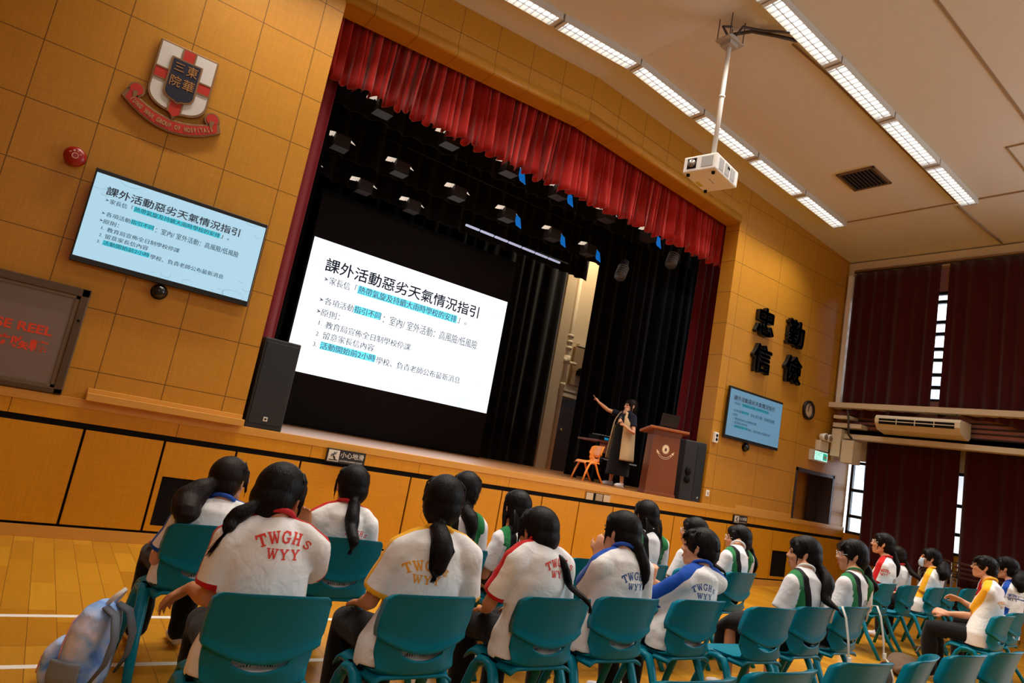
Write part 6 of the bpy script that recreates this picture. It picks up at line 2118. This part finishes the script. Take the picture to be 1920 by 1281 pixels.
    MB().tube([dw * .088, dw * .10, dw * .125, dw * .14], [.018, .023, .023, .012], 14, round_caps=True).build('mesh_head', pmat('microphone mesh', (60, 60, 62), .4, metal=.6), mt)
speaker_woman()

# ------------------------------------------------------------------ bags and racks
def pastel_mat():
    m, nt, b = newmat('pastel cloud cloth')
    tc = nd(nt, 'ShaderNodeTexCoord').outputs['Object']
    n = nd(nt, 'ShaderNodeTexNoise', {'Vector': tc, 'Scale': 7.0, 'Detail': 2.0, 'Distortion': .8})
    r = nt.nodes.new('ShaderNodeValToRGB')
    nt.links.new(n.outputs['Fac'], r.inputs[0])
    e = r.color_ramp.elements
    e[0].position, e[0].color = .30, lin((70, 130, 236)) + (1,)
    e[1].position, e[1].color = .72, lin((236, 228, 246)) + (1,)
    for p, c in ((.45, (150, 192, 252)), (.58, (194, 202, 232))):
        q = e.new(p); q.color = lin(c) + (1,)
    nt.links.new(r.outputs[0], b.inputs['Base Color'])
    b.inputs['Roughness'].default_value = .75
    n2 = nd(nt, 'ShaderNodeTexNoise', {'Vector': tc, 'Scale': 30.0, 'Detail': 3.0})
    bp = nd(nt, 'ShaderNodeBump', {'Height': n2.outputs['Fac'], 'Strength': .6, 'Distance': .008})
    nt.links.new(bp.outputs[0], b.inputs['Normal'])
    return m
t = thing('backpack', 'pale blue pastel backpack standing on the floor against a chair leg', 'backpack', (.485, 3.77, 0), R(52))
# local +y is the front pocket side
m = MB()
for z, rx, ry in ((.05, .145, .085), (.14, .150, .095), (.24, .145, .09), (.32, .120, .075), (.37, .075, .05)):
    pass
m.tube([(0, 0, .015), (0, .0, .06), (0, 0, .18), (0, -.01, .29), (0, -.02, .36), (0, -.03, .40)], [(.135, .085), (.150, .10), (.150, .10), (.140, .09), (.112, .07), (.05, .03)], 20, up=(0, 1, 0))
me, co = remeshed('bag_body', m, .009, 3, pastel_mat(), wrinkle(90, .006))
link('bag_body', me, t)
m = MB().tube([(0, .115, .02), (0, .125, .06), (0, .125, .15), (0, .105, .205)], [(.105, .05), (.115, .06), (.110, .055), (.08, .03)], 18, up=(0, 1, 0))
me2, _ = remeshed('front_pocket', m, .009, 3, me.materials[0], wrinkle(91, .004))
link('front_pocket', me2, t)
M_pinkz = pmat('pink zip', (218, 160, 164), .6)
z = MB()
z.tube([(-.128, .052, .10), (-.122, .054, .22), (-.088, .056, .31), (-.03, .030, .375), (.03, .030, .375), (.088, .056, .31), (.122, .054, .22), (.128, .052, .10)], .005, 6)
z.tube([(-.085, .166, .06), (-.078, .164, .13), (-.04, .148, .18), (.04, .148, .18), (.078, .164, .13), (.085, .166, .06)], .005, 6)
z.build('zips', M_pinkz, t)
M_strap = pmat('grey padded strap', (92, 98, 108), .8, bump=(60, .3, .003))
for s in (-1, 1):
    st = MB().tube([(s * .045, -.055, .385), (s * .055, -.115, .36), (s * .07, -.150, .26), (s * .085, -.140, .15), (s * .10, -.095, .06)], [(.010, .028), (.011, .030), (.011, .030), (.009, .024), (.006, .014)], 10, up=(1, 0, 0))
    st.build('shoulder_strap', M_strap, t)
MB().tube([(-.03, -.04, .385), (-.03, -.07, .43), (.0, -.10, .47), (.03, -.07, .43), (.03, -.04, .385)], [(.004, .011)] * 5, 8).build('top_handle', pmat('white webbing', (214, 212, 208), .7), t)
sp = MB().tube([(-.142, -.0, .03), (-.155, .0, .09), (-.150, .0, .16)], [(.02, .07), (.024, .078), (.018, .075)], 14, up=(0, 1, 0))
me3, _ = remeshed('side_pocket', sp, .008, 2, pmat('grey mesh pocket', (120, 128, 136), .8), None)
link('side_pocket', me3, t)

M_web = pmat('cream webbing strap', (200, 194, 182), .75, bump=(200, .3, .001))
def sling(label, x, y, bagcol, seed):
    t = thing('sling_bag', label, 'bag', (x, y, 0))
    # strap drapes over the corner of the backrest and carries a small bag behind it
    MB().tube([(0, .060, .68), (0, .045, .76), (0, .020, .812), (0, -.012, .818), (.002, -.045, .75), (.006, -.075, .60), (.008, -.09, .46)], [(.0025, .016)] * 7, 8, up=(1, 0, 0)).build('strap', M_web, t)
    MB().box(-.014, .03, -.098, -.086, .455, .50).build('buckle', M_white, t, bevel=.003)
    b = MB().tube([(.01, -.10, .20), (.01, -.105, .26), (.01, -.105, .36), (.01, -.09, .44)], [(.075, .035), (.095, .05), (.085, .045), (.03, .015)], 16, up=(0, 1, 0))
    me, _ = remeshed('bag_body', b, .009, 3, cloth('sling bag cloth %d' % seed, bagcol, []), wrinkle(seed, .006))
    link('bag_body', me, t)
    MB().tube([(.02, -.155, .24), (.03, -.16, .34), (.015, -.13, .44), (.008, -.09, .47)], [(.003, .014)] * 4, 8, up=(1, 0, 0)).build('hanging_strap', M_web, t)
sling('grey bag hung by a pale strap over the chair of the straight ponytail girl', 4.885, 2.56, (168, 164, 160), 95)
sling('dark bag hung by a pale strap over the chair of the girl in white glasses', 5.495, 2.615, (70, 64, 62), 96)

t = thing('floor_bag', 'slouched brown bag on the floor under the far block of chairs', 'bag', (7.62, 3.30, 0), R(30))
m = MB().tube([(-.28, 0, .07), (-.14, .02, .10), (.0, .03, .085), (.12, -.01, .11), (.25, -.02, .07)], [(.10, .05), (.14, .085), (.12, .07), (.15, .09), (.09, .05)], 16)
me, _ = remeshed('bag_body', m, .012, 3, cloth('brown bag cloth', (98, 78, 60), []), wrinkle(97, .012))
me.transform(Matrix.Translation((0, 0, -min(v.co.z for v in me.vertices))))
link('bag_body', me, t)
MB().tube([(-.1, -.08, .25), (0, -.12, .30), (.1, -.08, .26)], .010, 8).build('handle', M_cable, t)

M_rail = pmat('dark brown rail', (66, 44, 34), .5)
M_tubem = pmat('dull chrome tube', (150, 142, 136), .3, metal=.8)
for k, (yy, lab) in enumerate(((5.15, 'nearest the stage'), (4.66, 'in the middle of the three'), (4.17, 'farthest from the stage'))):
    t = thing('storage_rack', 'brown railed rack with chrome legs by the maroon curtain, ' + lab, 'rack', (12.72, yy, 0), 0, 'racks along the right wall')
    for i in range(4):
        MB().box(-.02 + .03 * i, .012 + .03 * i, -.22, .22, 1.0 - .075 * i, 1.03 - .075 * i).build('rail', M_rail, t, bevel=.004)
    for s in (-1, 1):
        g = MB()
        for i in range(3):
            x = -.06 - .035 * i
            g.tube([(.06, s * .2, .72 + .05 * i), (x + .05, s * .2, .74 + .05 * i), (x, s * .2, .69 + .05 * i), (x - .01, s * .2, .4), (x - .03, s * .2, .012)], .011, 8)
        g.tube([(.09, s * .2, 1.0), (.10, s * .2, .5), (.10, s * .2, .012)], .012, 8)
        g.build('leg_frame', M_tubem, t)
